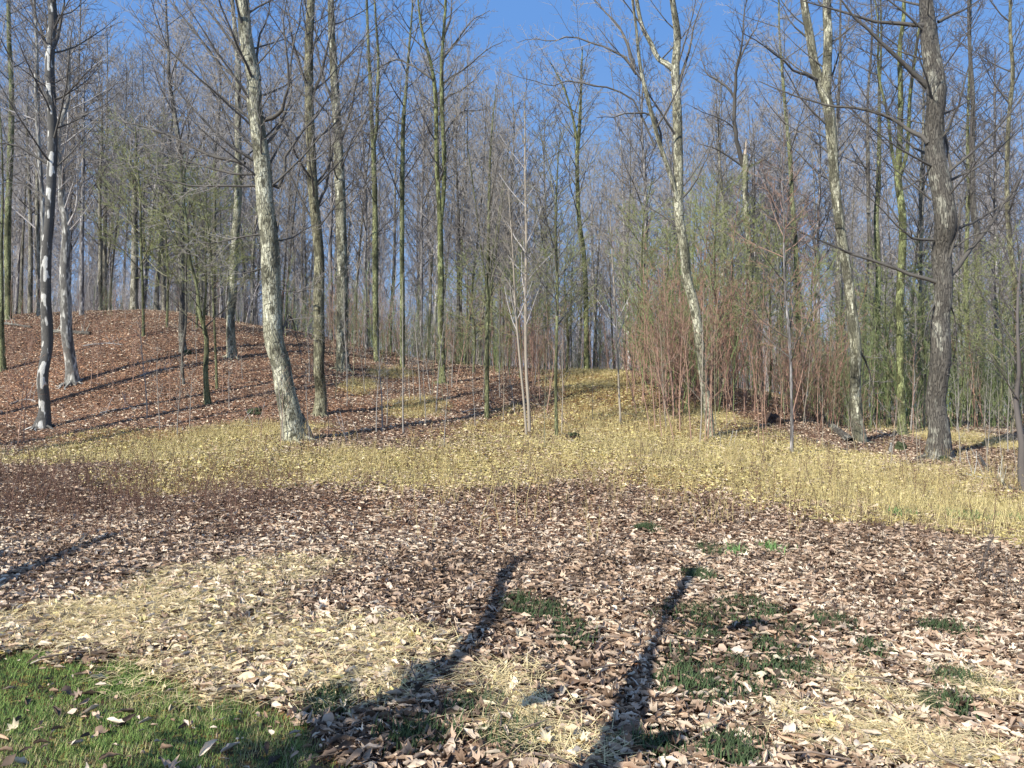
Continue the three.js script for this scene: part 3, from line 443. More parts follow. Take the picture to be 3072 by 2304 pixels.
tree({ short: 'the smooth brown pole', label: 'smooth brown pole in front of the brush, left of the tall pale bent tree', group: POLES, bark: 'beechGrey', twigs: 'red', path: [[2375, 1360, 11], [2372, 1250, 9], [2367, 1070, 8], [2362, 950, 8], [2360, 885, 7], [2356, 746, 6], [2348, 620, 4], [2344, 540, 2]], crown: { from: 1100, n: 20, L: 1.4, el: 0.8 } });
tree({ short: 'the knotted trunk', label: 'dark trunk with a swollen knot half hidden behind the tall pale bent tree', group: SLIM, bark: 'rough', twigs: 'grey', d: 34, path: [[2524, 1200, 15], [2520, 1117, 14], [2517, 980, 14], [2515, 900, 17], [2514, 860, 22], [2514, 820, 16], [2513, 700, 14], [2508, 560, 13], [2512, 400, 11], [2520, 200, 8], [2522, 60, 6], [2522, -60, 5]], crown: { from: 560, n: 14, L: 2.4 } });
tree({ short: 'the striped right tree', label: 'pale lit trunk between the tall pale bent tree and the mossy stump', group: SLIM, bark: 'mapleGreen', twigs: 'dark', path: [[2632, 1260, 20], [2631, 1120, 17], [2631, 978, 16], [2632, 840, 16], [2633, 700, 15], [2632, 640, 15], [2636, 579, 14], [2634, 440, 12], [2636, 280, 9], [2640, 120, 6], [2640, -60, 5]], crown: { from: 620, n: 18, L: 2.4 } });
tree({ short: 'the shadowed companion', label: 'dark thin trunk close against the left of the pale lit one', group: SLIM, bark: 'rough', twigs: 'dark', d: 36, path: [[2618, 1215, 14], [2616, 1000, 13], [2612, 800, 12], [2608, 640, 11], [2604, 480, 10], [2606, 300, 8], [2612, 120, 6], [2614, -60, 4]], crown: { from: 600, n: 14, L: 2.4 } });
tree({ short: 'the forked right tree', label: 'rusty forked tree just left of the thick dark trunk on the right', group: MAPLES, bark: 'maple', twigs: 'dark', seed: 15, path: [[2706, 1306, 26], [2705, 1220, 22], [2703, 1117, 21], [2702, 1000, 22], [2702, 931, 22], [2705, 746, 22], [2702, 648, 21], [2696, 532, 21], [2704, 417, 16], [2703, 278, 15], [2701, 139, 13], [2713, 46, 11], [2716, -60, 9]], stems: [[[2697, 540, 12], [2716, 450, 11], [2720, 300, 10], [2722, 185, 9], [2738, 93, 8], [2752, 10, 7], [2756, -60, 6]], [[2696, 540, 9], [2682, 460, 9], [2672, 340, 8], [2660, 200, 7], [2656, 40, 5], [2654, -60, 4]]], crown: { from: 700, n: 20, L: 2.4, el: 0.75 } });
tree({ short: 'the trunk with a hole', label: 'grey trunk with a dark hole, first behind the right side of the thick dark trunk', group: SLIM, bark: 'rough', twigs: 'dark', path: [[2948, 1262, 24], [2943, 1120, 19], [2941, 1024, 19], [2938, 900, 19], [2937, 839, 19], [2934, 700, 18], [2918, 648, 17], [2918, 463, 15], [2914, 300, 13], [2908, 120, 10], [2905, -60, 8]], crown: { from: 640, n: 20, L: 2.6 } });
tree({ short: 'the far right trunk', label: 'slim trunk near the right edge rising straight to the top of the picture', group: SLIM, bark: 'maple', twigs: 'dark', d: 30, path: [[3050, 1250, 17], [3047, 1024, 15], [3039, 839, 14], [3029, 700, 14], [3025, 555, 13], [3027, 370, 12], [3032, 231, 11], [3034, 90, 9], [3036, -60, 8]], crown: { from: 680, n: 20, L: 2.6 } });
tree({ short: 'the black edge stem', label: 'black curved stem at the right edge, nearest of the trees', group: POLES, bark: 'rough', twigs: 'dark', stemMat: TW.dark, path: [[3078, 1480, 26], [3068, 1430, 20], [3062, 1330, 17], [3055, 1209, 14], [3050, 1117, 11], [3040, 1000, 8], [3050, 880, 7], [3066, 760, 5], [3090, 640, 4]], limbs: [[[[3048, 1090], [3010, 1030], [2960, 990], [2900, 900]], 4], [[[3044, 1030], [2980, 930], [2930, 870], [2860, 800]], 4], [[[3056, 1200], [3020, 1140], [2960, 1080], [2890, 1040]], 4]], crown: { from: 1080, n: 10, L: 1.2 } });
tree({ short: 'the pale background trunk', label: 'pale thin trunk behind the brush just right of the thick dark trunk', group: SLIM, bark: 'mapleGreen', twigs: 'mauve', d: 38, path: [[2904, 1240, 14], [2904, 1000, 13], [2902, 800, 12], [2900, 600, 11], [2905, 400, 9], [2908, 200, 7], [2910, 20, 5], [2910, -60, 4]], crown: { from: 640, n: 16, L: 2.4 } });
for (const [x, y, top, w, d, lb] of [
  [1930, 1210, 620, 8, 28, 'young budding green tree left of the forked maple'], [2010, 1200, 690, 7, 31, 'small budding green tree close left of the forked maple'], [2085, 1190, 600, 8, 33, 'young budding green tree tight behind the forked maple'], [2150, 1230, 560, 9, 27, 'taller budding green tree right of the forked maple'], [2200, 1200, 660, 7, 31, 'small budding green tree left of the broken tree'], [2310, 1190, 700, 7, 30, 'small budding green tree right of the broken tree'], [2440, 1220, 780, 7, 29, 'low budding green tree left of the pale bent tree'],
  [2660, 1240, 800, 7, 30, 'low budding green tree right of the pale bent tree'], [2770, 1250, 860, 6, 32, 'low budding green tree left of the thick dark trunk'], [2880, 1250, 780, 7, 30, 'low budding green tree right of the thick dark trunk'], [3000, 1260, 760, 7, 29, 'low budding green tree near the right edge'], [1700, 1150, 720, 6, 34, 'small budding green tree left of the end of the path'], [1560, 1160, 800, 6, 33, 'low budding green tree behind the pale pair of stems'], [1420, 1130, 780, 6, 35, 'low budding green tree left of the greenish pole'], [500, 1010, 540, 7, 36, 'budding tree on the hill behind the slim dark slope tree'], [590, 1000, 500, 7, 37, 'budding tree on the hill left of the grey green trunk'],
]) tree({ label: lb, group: 'young trees coming into leaf', bark: 'mapleGreen', twigs: 'bud', limbMat: TW.olive, twig: 1.15, d, path: [[x, y, w * 1.1], [x + 5, mix(y, top, 0.35), w * 0.9], [x - 6, mix(y, top, 0.7), w * 0.6], [x + 3, top, w * 0.3]], crown: { from: mix(y, top, 0.28), n: 26, L: 1.9, el: 0.5 } });
for (const [x, y, top, w, lean, lb] of [
  [300, 1010, 250, 11, 8, 'slim grey tree on the hill between the white barked tree and the slim dark one'], [402, 915, 380, 20, 6, 'sturdy dark trunk on the hill crest above the long shadows'], [640, 930, 120, 10, 20, 'slim trunk on the crest just left of the grey green one'], [1100, 1085, 180, 9, -16, 'thin trunk left of the forked slim tree'],
  [1262, 1100, 260, 9, 10, 'thin dark trunk just left of the twin stemmed tree'], [1378, 1100, 300, 10, -10, 'thin dark trunk just right of the twin stemmed tree'], [1530, 1095, 250, 8, 12, 'thin grey trunk behind the pale pair of stems'], [1640, 1100, 330, 8, -8, 'thin grey trunk behind the olive pole'],
  [1940, 1110, 180, 13, -14, 'grey trunk among the reddish saplings left of the forked maple'], [2172, 1140, 240, 11, -16, 'grey trunk just right of the forked maple'], [2330, 1120, 330, 10, 14, 'thin trunk just right of the broken tree'], [2450, 1170, 300, 10, 10, 'thin trunk left behind the tall pale bent tree'],
  [2760, 1215, 120, 12, 10, 'slim trunk tight behind the left of the thick dark trunk'], [2990, 1220, 140, 12, -10, 'grey trunk between the two trees at the right edge'], [90, 935, 200, 12, -6, 'slim grey trunk on the crest just left of the straight dark trunk'], [245, 925, 160, 12, 8, 'slim grey trunk on the crest right of the white barked tree'],
]) tree({ short: lb, label: lb, group: 'slim grey trunks behind the front trees', bark: ['mapleGrey', 'rough', 'beechGrey'][x % 3], twigs: ['grey', 'mauve', 'dark'][x % 3], d: 40 + (x % 7), path: [[x, y, w * 1.15], [x + lean * 0.3, mix(y, top, 0.3), w], [x + lean * 0.2, mix(y, top, 0.55), w * 0.8], [x + lean, mix(y, top, 0.8), w * 0.55], [x + lean * 0.6, top, w * 0.25]], crown: { from: mix(y, top, 0.35), n: 24, L: 2.8, el: 0.8 } });

for (const [px, d, lb] of [[-760, 15.5, 'straight tree beyond the left edge casting the shadow below the hill'], [-330, 18.5, 'straight tree beyond the left edge casting the lowest shadow on the slope'], [-520, 22, 'straight tree beyond the left edge casting a long shadow across the slope']])
  tree({ label: lb, bark: 'maple', d, seed: px + 999, path: [[px, 1340, 48], [px + 4, 900, 42], [px, 500, 38], [px + 8, 20, 30]] });
// trees beside the camera, out of the frame, whose shadows cross the near ground: a shadow point on the ground and the height that casts it
function shadowTree(label, pts, sides, limbs) {
  const h = toSun.y / 0.5, P = pts.map(([x, y, up]) => { const g = hit(x, Math.min(y, 2500)); return g.addScaledVector(toSun, up / h); });
  const base = P[0].clone(); base.y = height(base.x, base.z);
  const t = thing('tree', base.x, base.y, base.z), rad = pts.map((p) => p[3] * 0.58);
  const [A, R] = smoothPath([base, ...P.slice(1)].map((p) => p.clone().sub(base)), rad, 0.3);
  const B = new MB().tube(A, R, 10, { seam: true, shape: (th, k) => 1 + 0.3 * noise(th * 1.5, A[k].y * 4, 3) }); part('trunk', B.build(true), BARK.rough, t); triangles += B.tris;
  for (const l of limbs ?? []) { const Q = l.map(([x, y, up]) => hit(x, Math.min(y, 2500)).addScaledVector(toSun, up / h).sub(base)); const [a, q] = smoothPath(Q, l.map((p) => p[3] * 0.75), 0.25); part('limb', new MB().tube(a, q, 7, { shape: (th, k) => 1 + 0.2 * noise(th * 1.5, k * 0.7, 4) }).build(), BARK.rough, t); }
  tag(t, label, 'tree');
}
shadowTree('bare crooked tree beside the viewer casting the long curved shadow', [[560, 2480, 5.0, 0.17], [700, 2390, 5.6, 0.15], [860, 2275, 6.4, 0.12], [1080, 2160, 7.2, 0.105], [1250, 2080, 7.9, 0.1], [1370, 2010, 8.5, 0.085], [1460, 1910, 9.2, 0.075], [1500, 1830, 9.8, 0.085], [1525, 1750, 10.4, 0.095], [1560, 1680, 11, 0.05]], 10, [[[1520, 1750, 10.4, 0.07], [1570, 1690, 10.9, 0.05], [1620, 1670, 11.3, 0.02]], [[1250, 2080, 7.9, 0.06], [1330, 2000, 8.2, 0.07], [1400, 1990, 8.5, 0.02]]]);
shadowTree('bare broken tree beside the viewer casting the short right shadow', [[1700, 2480, 4.0, 0.14], [1820, 2330, 5.0, 0.125], [1900, 2200, 5.8, 0.12], [1935, 2060, 6.5, 0.105], [1960, 1990, 7, 0.07], [2000, 1900, 7.6, 0.03], [2015, 1850, 8.0, 0.08], [2050, 1790, 8.2, 0.075], [2090, 1715, 8.8, 0.06]], 10, [[[2015, 1860, 7.6, 0.02], [2180, 1900, 7.8, 0.04], [2230, 1890, 8, 0.11], [2290, 1880, 8.2, 0.09], [2340, 1890, 8.4, 0.02]], [[1850, 2300, 5, 0.04], [2010, 2240, 5.5, 0.1], [2080, 2210, 5.8, 0.03]], [[1600, 2140, 6.3, 0.02], [1630, 2120, 6.3, 0.09], [1680, 2090, 6.5, 0.07], [1720, 2080, 6.5, 0.01]]]);
shadowTree('bare slender tree left of the viewer casting the shadow at the left edge', [[-500, 2010, 6, 0.17], [-200, 1860, 7, 0.13], [0, 1765, 8.4, 0.11], [130, 1710, 9.4, 0.1], [250, 1655, 10.2, 0.1], [370, 1605, 11, 0.08]], 10, [[[-200, 1860, 7, 0.07], [-80, 1720, 8, 0.1], [0, 1680, 8.6, 0.09], [50, 1655, 9, 0.02]]]);
{ // a dense young evergreen left of the viewer, which shades the lower part of the grass
  const foot = hit(800, 2290).addScaledVector(toSun, 3.0 / toSun.y), r = rng(64), g = thing('evergreen_shrub', foot.x, 0, foot.z), T = new MB(), N = new MB(), c = foot.y - 0; 
  g.position.y = height(foot.x, foot.z);
  T.tube([V(0, -0.2, 0), V(0.03, c * 0.5, 0), V(0, c + 0.9, 0.02)], [0.06, 0.045, 0.01], 8, { seam: true });
  for (let k = 0; k < 70; k++) { const y = c - 0.8 + 1.6 * r(), a = r() * 6.28, L = 0.55 * (1 - Math.abs(y - c) / 1.3) + 0.15, q = walk(V(0, y, 0), V(Math.cos(a), 0.15, Math.sin(a)), L, 4, 0.3, 0, r); T.tube(q, taper(0.012, 0.004, 4), 4); for (let m = 0; m < 60; m++) { const p = q[1 + Math.floor(r() * 4)]; N.tube([p, p.clone().add(V(r() - 0.5, r() - 0.4, r() - 0.5).multiplyScalar(0.24))], [0.008, 0], 3); } }
  part('trunk', T.build(), BARK.rough, g); part('needles', N.build(), plain(0.04, 0.065, 0.03, 'evergreen needles'), g).userData.kind = 'stuff'; tag(g, 'dense young evergreen left of the viewer shading the lower grass', 'shrub');
}
console.log('drawn trees', triangles);

// ------------------------------------------------------------------ the wood behind: forest trees, one by one, then the far mass
function forestTree(seed, H, R, twr, low) {
  const r = rng(seed), n = 14, pts = walk(V(0, -0.3, 0), V((r() - 0.5) * 0.08, 1, (r() - 0.5) * 0.08), H + 0.3, n, 0.09, 0.06, r), rad = taper(R, 0.015, n).map((q, k) => (k ? q : q * 1.35));
  const T = new MB().tube(pts, rad, 7, { seam: true }), B = new MB(), lim = 38; let roll = r() * 6;
  for (let k = 0; k < lim; k++) {
    const t = mix(low, 0.99, (k + r()) / lim) * n, i = Math.min(n - 1, Math.floor(t)), p = pts[i].clone().lerp(pts[i + 1], t - i); roll += 2.4 + (r() - 0.5) * 0.8;
    const el = 0.55 + 0.65 * r(), L = H * (0.09 + 0.13 * r()) * (1 - 0.45 * (t / n) ** 2), dir = V(Math.cos(roll) * Math.cos(el), Math.sin(el), Math.sin(roll) * Math.cos(el)), q = walk(p, dir, L, 5, 0.25, 0.09, r), rr = taper(Math.min(rad[i] * 0.5, 0.012 * L + 0.008), twr, 5);
    B.tube(q, rr, 4); branchlets(B, q, rr, { count: Math.round(3 + L * 2.5), len: 0.5 + 0.3 * L, twigs: 5, r1: twr * 1.6, r2: twr, up: 0.1 }, r);
  }
  return [T.build(), B.build(), B.tris];
}
const kinds = [];
for (let k = 0; k < 12; k++) kinds.push(forestTree(500 + k, 15 + (k % 5), [0.105, 0.13, 0.09, 0.15][k % 4], 0.0105, 0.2 + 0.09 * (k % 3)));
const barks = [BARK.mapleGrey, BARK.beechGrey, BARK.rough, BARK.mapleGrey], twigsOf = [TW.mauve, TW.grey, TW.mauve, TW.grey];
const forestProto = kinds.map(([t, b], k) => { const g = new THREE.Group(); part('trunk', t, barks[k % 4], g); part('twigs', b, twigsOf[(k * 7 + 1) % 4], g).userData.kind = 'stuff'; return g; });
{
  const r = rng(4242), spots = [], forest = [];
  const zones = [['grey forest trees crowded behind the left hill', -0.8, -0.3], ['grey forest trees behind the middle of the wood', -0.3, -0.02], ['lower forest trees under the open sky', -0.02, 0.2], ['forest trees behind the right side of the wood', 0.2, 0.8]];
  let tries = 0;
  while (spots.length < 215 && tries++ < 9000) {
    const d = 41 + 52 * r() ** 1.1, u = (r() * 2 - 1) * 0.78, x = u * d, z = -d, px = PW / 2 + u * F;
    if (spots.some((q) => (q.x - x) ** 2 + (q.z - z) ** 2 < 3.2)) continue;
    const y = height(x, z), gap = Math.exp(-(((px - 1690) / 210) ** 2)), gap2 = Math.exp(-(((px - 2330) / 120) ** 2));
    let top = 120 + 230 * r() - 330 * sstep(1300, 500, px) * r(); top = mix(top, 380 + 330 * r(), gap); top = mix(top, 300 + 200 * r(), gap2 * 0.7); if (px > 2500) top += 160 * r();
    const H = clamp(EYE + (1231 - top) / F * d - y, 8, 24);
    spots.push({ x, y, z, H, d });
    const pick = Math.floor(r() * 12), g = forestProto[pick].clone(); g.name = numbered('forest_tree'); scene.add(g); g.position.set(x, y, z); g.rotation.y = r() * 6.28; const s = H / (15 + (pick % 5)); g.scale.set(s, s, s);
    const zn = zones.find((q) => u < q[2]) ?? zones[3];
    forest.push([px, d, g, zn[0]]);
  }
  const marks = firsts.filter((f) => f[1] !== undefined && f[1].length < 34).sort((a, b) => a[0] - b[0]), seen = {};
  const back = ['front', 'second', 'third', 'fourth', 'fifth', 'sixth', 'seventh', 'eighth', 'ninth', 'tenth', 'eleventh', 'twelfth', 'thirteenth', 'fourteenth', 'fifteenth', 'sixteenth', 'seventeenth', 'eighteenth', 'nineteenth', 'twentieth'];
  for (const [px, d, g, group] of forest.sort((a, b) => a[1] - b[1])) {
    const m = marks.reduce((a, f) => (Math.abs(f[0] - px) < Math.abs(a[0] - px) ? f : a)), key = (px < m[0] ? 'left' : 'right') + ' of ' + m[1], k = (seen[key] = (seen[key] ?? -1) + 1);
    tag(g, `${back[k] ?? 'last'} forest tree back, just ${key}`, 'tree', group);
  }
  // beyond: a mass of further trees, which reads as grey haze of stems and twigs
  for (let k = 0; k < 3; k++) {
    const q = forestTree(900 + k, 17, 0.17, 0.02, 0.2), both = mergeGeometries([q[0], q[1]]), N = 190, im = lit(new THREE.InstancedMesh(both, [plain(0.40, 0.38, 0.36, 'far grey wood'), plain(0.43, 0.405, 0.39, 'far mauve wood'), plain(0.31, 0.295, 0.275, 'far dark wood')][k], N)), M = new THREE.Matrix4(), Q = new THREE.Quaternion(), S = V(1, 1, 1);
    for (let i = 0; i < N; i++) { const d = 92 + 120 * r() ** 1.2, u = (r() * 2 - 1) * 0.85, x = u * d, s = 0.75 + 0.5 * r(); M.compose(V(x, height(x, -d) - 0.2, -d), Q.setFromAxisAngle(V(0, 1, 0), r() * 6.28), S.set(s, s * (0.9 + 0.25 * r()), s)); im.setMatrixAt(i, M); }
    im.name = numbered('far_forest'); scene.add(im); tag(im, ['far bare wood closing the view behind the nearer trees', 'far mauve grey trees mixed into the closing wood', 'far darker trees mixed into the closing wood'][k], 'forest', null, 'stuff');
  }
}
// ------------------------------------------------------------------ brush and saplings
function bush(seed, stems, H, tr) {
  const r = rng(seed), B = new MB();
  for (let k = 0; k < stems; k++) {
    const a = r() * 6.28, L = H * (0.55 + 0.6 * r()), w = H > 2 ? 0.9 : 0.25, o = V(Math.cos(a) * w * r(), -0.1, Math.sin(a) * w * r()), q = walk(o, V(Math.cos(a) * 0.25 * r(), 1, Math.sin(a) * 0.25 * r()), L, 6, 0.34, 0.05, r), rr = taper(tr * 1.9, tr * 0.7, 6);
    B.tube(q, rr, 3); branchlets(B, q, rr, { count: Math.round(5 + H * 1.9), len: H * 0.2, twigs: 3, r1: tr * 1.1, r2: tr * 0.75, up: 0.12, from: 0.25 }, r);
  }
  return B.build();
}
function scatter(name, label, category, geo, mat, spots) {             // an uncountable mass, one object
  const im = lit(new THREE.InstancedMesh(geo, mat, spots.length)), M = new THREE.Matrix4(), Q = new THREE.Quaternion(), E = new THREE.Euler(), S = V(1, 1, 1), P = V(0, 0, 0), c = new THREE.Color();
  spots.forEach((s, i) => { M.compose(P.set(s.x, s.y, s.z), Q.setFromEuler(E.set(s.rx ?? 0, s.ry ?? 0, s.rz ?? 0)), S.set(s.sx ?? s.s, s.sy ?? s.s, s.sz ?? s.s)); im.setMatrixAt(i, M); if (s.c) im.setColorAt(i, c.setRGB(...s.c)); });
  im.name = numbered(name); scene.add(im); return tag(im, label, category, null, 'stuff');
}
const WHITE = new THREE.MeshStandardMaterial({ roughness: 0.9, name: 'dry bark' });
{
  const r = rng(99), olive = [0.2, 0.25, 0.10], red = [0.36, 0.215, 0.155], grey = [0.22, 0.2, 0.185], lists = [[], [], []];
  const put = (px, d, tint, s) => { if (Math.abs(px - 1790) < 120 && d < 44) return; const x = (px - PW / 2) / F * d, z = -d, v = 0.75 + 0.5 * r(); lists[Math.floor(r() * 3)].push({ x, y: height(x, z), z, ry: r() * 6.28, s, sy: s * (0.8 + 0.5 * r()), c: tint.map((q) => q * v) }); };
  for (let k = 0; k < 420; k++) { const px = -150 + 3370 * r(), d = 39 + 26 * r(); put(px, d, r() < 0.55 ? olive : r() < 0.4 ? red : grey, px < 900 ? 0.45 + 0.4 * r() : 0.7 + 0.8 * r()); }   // along the crest
  for (let k = 0; k < 105; k++) { const px = 1840 + 420 * (r() + r()) / 2, d = 25 + 13 * r(); put(px, d, r() < 0.5 ? red : olive, 0.8 + 1.0 * r()); }                                               // reddish thicket right of the path
  for (let k = 0; k < 80; k++) { const px = 2330 + 240 * r(), d = 26 + 12 * r(); put(px, d, r() < 0.55 ? red : olive, 0.75 + 0.7 * r()); }
  for (let k = 0; k < 85; k++) { const px = 2560 + 560 * r(), d = 29 + 16 * r(); put(px, d, r() < 0.85 ? olive : red, 0.8 + 1.0 * r()); }
  for (let k = 0; k < 60; k++) { const px = 1480 + 340 * r(), d = 33 + 10 * r(); put(px, d, r() < 0.6 ? red : olive, 0.6 + 0.6 * r()); }
  for (let k = 0; k < 40; k++) { const px = 980 + 420 * r(), d = 36 + 8 * r(); put(px, d, r() < 0.4 ? red : olive, 0.6 + 0.5 * r()); }
  const tall = [bush(66, 3, 6.5, 0.012), bush(67, 4, 5.5, 0.012)], back = [[], []];
  for (let k = 0; k < 330; k++) { const px = -200 + 3500 * r(), d = 43 + 50 * r(), x = (px - PW / 2) / F * d, z = -d, v = 0.8 + 0.4 * r(); back[k % 2].push({ x, y: height(x, z), z, ry: r() * 6.28, s: 0.7 + 0.6 * r(), c: [0.42 * v, 0.395 * v, 0.385 * v] }); }
  ['tall bare grey undergrowth among the forest trees', 'bare grey undergrowth between the forest trunks'].forEach((lb, k) => scatter('undergrowth', lb, 'undergrowth', tall[k], WHITE, back[k]));
  ['brush thicket of bare reddish and olive stems along the crest', 'taller brush stems mixed into the thicket along the crest', 'finer brush stems mixed into the thicket along the crest'].forEach((lb, k) => scatter('brush', lb, 'brush', bush(60 + k, 4, 3.3, 0.0068), WHITE, lists[k]));
}
function sapling(seed, H, R, tr) {
  const r = rng(seed), q = walk(V(0, -0.1, 0), V((r() - 0.5) * 0.12, 1, (r() - 0.5) * 0.12), H, 9, 0.13, 0.03, r), rr = taper(R, tr * 0.6, 9);
  const S = new MB().tube(q, rr, 5), B = new MB();
  branchlets(B, q, rr, { count: Math.round(5 + H * 3.2), len: 0.28 + H * 0.11, twigs: 4, r1: tr * 1.3, r2: tr * 0.8, up: 0.12, from: 0.28 }, r);
  return [S.build(), B.build()];
}
{
  const stemM = [TW.red, TW.grey, PALE_STEM, TW.olive], twM = [TW.red, TW.grey, TW.pale, TW.olive], word = ['reddish brown', 'grey brown', 'pale', 'olive'];
  const proto = []; for (let k = 0; k < 12; k++) { const [a, b] = sapling(700 + k, 2.6, [0.014, 0.018, 0.016, 0.013][k % 4], 0.0042), g = new THREE.Group(); part('stem', a, stemM[k % 4], g); part('twigs', b, twM[k % 4], g).userData.kind = 'stuff'; proto.push(g); }
  // base x, y, top y, tint
  const list = [[53, 1334, 1000, 0], [72, 1325, 980, 0], [167, 1135, 960, 0], [272, 1165, 905, 0], [227, 1140, 960, 0], [301, 1154, 900, 0], [387, 1205, 960, 0], [440, 1255, 900, 1], [480, 1288, 1020, 1], [533, 1306, 1000, 1], [567, 1283, 1060, 1], [755, 1316, 1120, 0], [783, 1322, 1080, 0], [735, 1250, 1070, 0], [667, 1195, 980, 0], [340, 940, 870, 0], [345, 990, 880, 0], [840, 1345, 1100, 0], [850, 1330, 1040, 1], [930, 1330, 1090, 1], [985, 1310, 1060, 0],
    [1130, 1300, 960, 1], [1147, 1292, 900, 1], [1160, 1274, 1020, 1], [1212, 1302, 830, 1], [1276, 1280, 1010, 1], [1330, 1345, 1080, 1], [1357, 1163, 900, 1], [1366, 1163, 860, 0], [1448, 1200, 900, 2], [1425, 1280, 1060, 1], [1600, 1296, 1090, 0], [1635, 1348, 1020, 3], [1684, 1302, 950, 2], [1640, 1240, 900, 0], [1650, 1190, 900, 0], [1620, 1200, 880, 0], [1600, 1180, 900, 0], [1693, 1180, 950, 0], [1740, 1110, 960, 0], [1780, 1120, 930, 0], [1830, 1100, 900, 0], [1778, 1265, 1110, 2], [1950, 1300, 960, 0], [1965, 1285, 900, 0], [1987, 1316, 1000, 0], [2000, 1290, 930, 2], [2023, 1330, 960, 0], [2040, 1300, 880, 0], [2075, 1325, 900, 0], [2098, 1334, 860, 2], [2112, 1330, 900, 0], [2122, 1322, 840, 0], [2140, 1318, 930, 0], [2150, 1290, 960, 3], [2180, 1290, 1020, 0], [2232, 1240, 930, 0], [2275, 1336, 1020, 0], [2292, 1340, 1080, 0], [2340, 1285, 1040, 0], [2409, 1280, 990, 2], [2418, 1270, 1050, 2], [2462, 1340, 1030, 0], [2470, 1350, 1120, 2], [2541, 1366, 1200, 2], [2570, 1360, 1160, 2], [2590, 1350, 1150, 0], [2300, 1300, 960, 0], [2180, 1220, 900, 0], [2440, 1200, 930, 0], [2490, 1220, 900, 0],
    [2670, 1400, 1190, 2], [2725, 1400, 1170, 2], [2755, 1410, 1160, 2], [2765, 1400, 1210, 2], [2880, 1390, 1100, 1], [2960, 1370, 1090, 1], [2965, 1420, 1140, 2], [3010, 1440, 1120, 2], [3048, 1425, 1150, 2], [3025, 1360, 1050, 1], [2905, 1300, 1050, 1], [2735, 1330, 1010, 0], [1900, 1190, 880, 0], [1925, 1210, 860, 0], [1880, 1180, 900, 0], [2005, 1230, 880, 0], [2060, 1240, 900, 0], [2210, 1280, 980, 0], [1040, 1220, 1010, 1], [1095, 1180, 960, 1], [1230, 1200, 1010, 1], [1510, 1260, 1000, 2], [1545, 1240, 960, 1], [620, 1080, 940, 0], [480, 1110, 960, 0], [420, 1020, 900, 0], [330, 1080, 940, 0], [20, 1180, 1010, 0], [700, 1180, 1000, 0]];
  const r = rng(31), counts = {};
  for (const [n, x0, x1, d0, d1, h0, h1, tints, lb] of [[46, 1850, 2300, 23, 33, 2.8, 5.6, [0, 0, 0, 2, 3], 'bare sapling in the reddish thicket right of the path'], [24, 2320, 2560, 24, 34, 2.5, 4.6, [0, 0, 3], 'bare sapling in the thicket left of the pale bent tree'], [34, 2560, 3100, 24, 36, 2.5, 5.5, [3, 1, 3, 0, 2], 'bare sapling in the olive brush at the right'], [22, 1480, 1800, 24, 36, 2.2, 4.5, [0, 2, 1], 'bare sapling on the slope left of the path'], [26, 900, 1450, 25, 38, 2, 4.5, [1, 0, 3], 'bare sapling on the shaded slope in the middle'], [30, 0, 860, 24, 40, 1.2, 2.8, [0, 0, 1], 'thin bare sapling on the brown left hillside']])
    for (let k = 0; k < n; k++) {
      const px = mix(x0, x1, r()), d = mix(d0, d1, r()); if (px > 1690 && px < 1880) continue; const tint = tints[Math.floor(r() * tints.length)], x = (px - PW / 2) / F * d, s = mix(h0, h1, r()) / 2.6, g = proto[Math.floor(r() * 3) * 4 + tint].clone(); g.name = numbered('sapling'); scene.add(g);
      g.position.set(x, height(x, -d), -d); g.rotation.set((r() - 0.5) * 0.2, r() * 6.28, (r() - 0.5) * 0.2); g.scale.set(Math.max(s, 0.8), s, Math.max(s, 0.8)); tag(g, lb, 'sapling', lb.replace('sapling', 'saplings'));
    }
  for (const [px, py, top, tint] of list) {
    const b = hit(px, py), d = -b.z, H = at(px, top, d).y - b.y, k = (Math.floor(r() * 3) * 4 + tint) % 12, g = proto[k].clone(); g.name = numbered('sapling'); scene.add(g);
    const s = clamp(H / 2.6, 0.3, 2.2); g.position.copy(b); g.rotation.set((r() - 0.5) * 0.16, r() * 6.28, (r() - 0.5) * 0.16); g.scale.set(Math.max(s, 0.75), s, Math.max(s, 0.75));
    const near = firsts.filter((f) => f[1].length < 34).reduce((a, f) => (Math.abs(f[0] - px) < Math.abs(a[0] - px) ? f : a)), side = px < near[0] ? 'left' : 'right', key = near[1] + side + tint; counts[key] = (counts[key] ?? 0) + 1;
    const ord = ['', 'second ', 'third ', 'fourth ', 'fifth ', 'sixth ', 'seventh '][counts[key] - 1] ?? '';
    const tall = H > 4 ? 'tall' : H > 2.4 ? 'slender' : 'short', low = py > 1290 ? 'in open leaves' : 'upslope';
    tag(g, `${ord}${tall} ${word[tint]} sapling ${low}, ${side} of ${near[1]}`, 'sapling', 'bare saplings under the trees');
  }
}
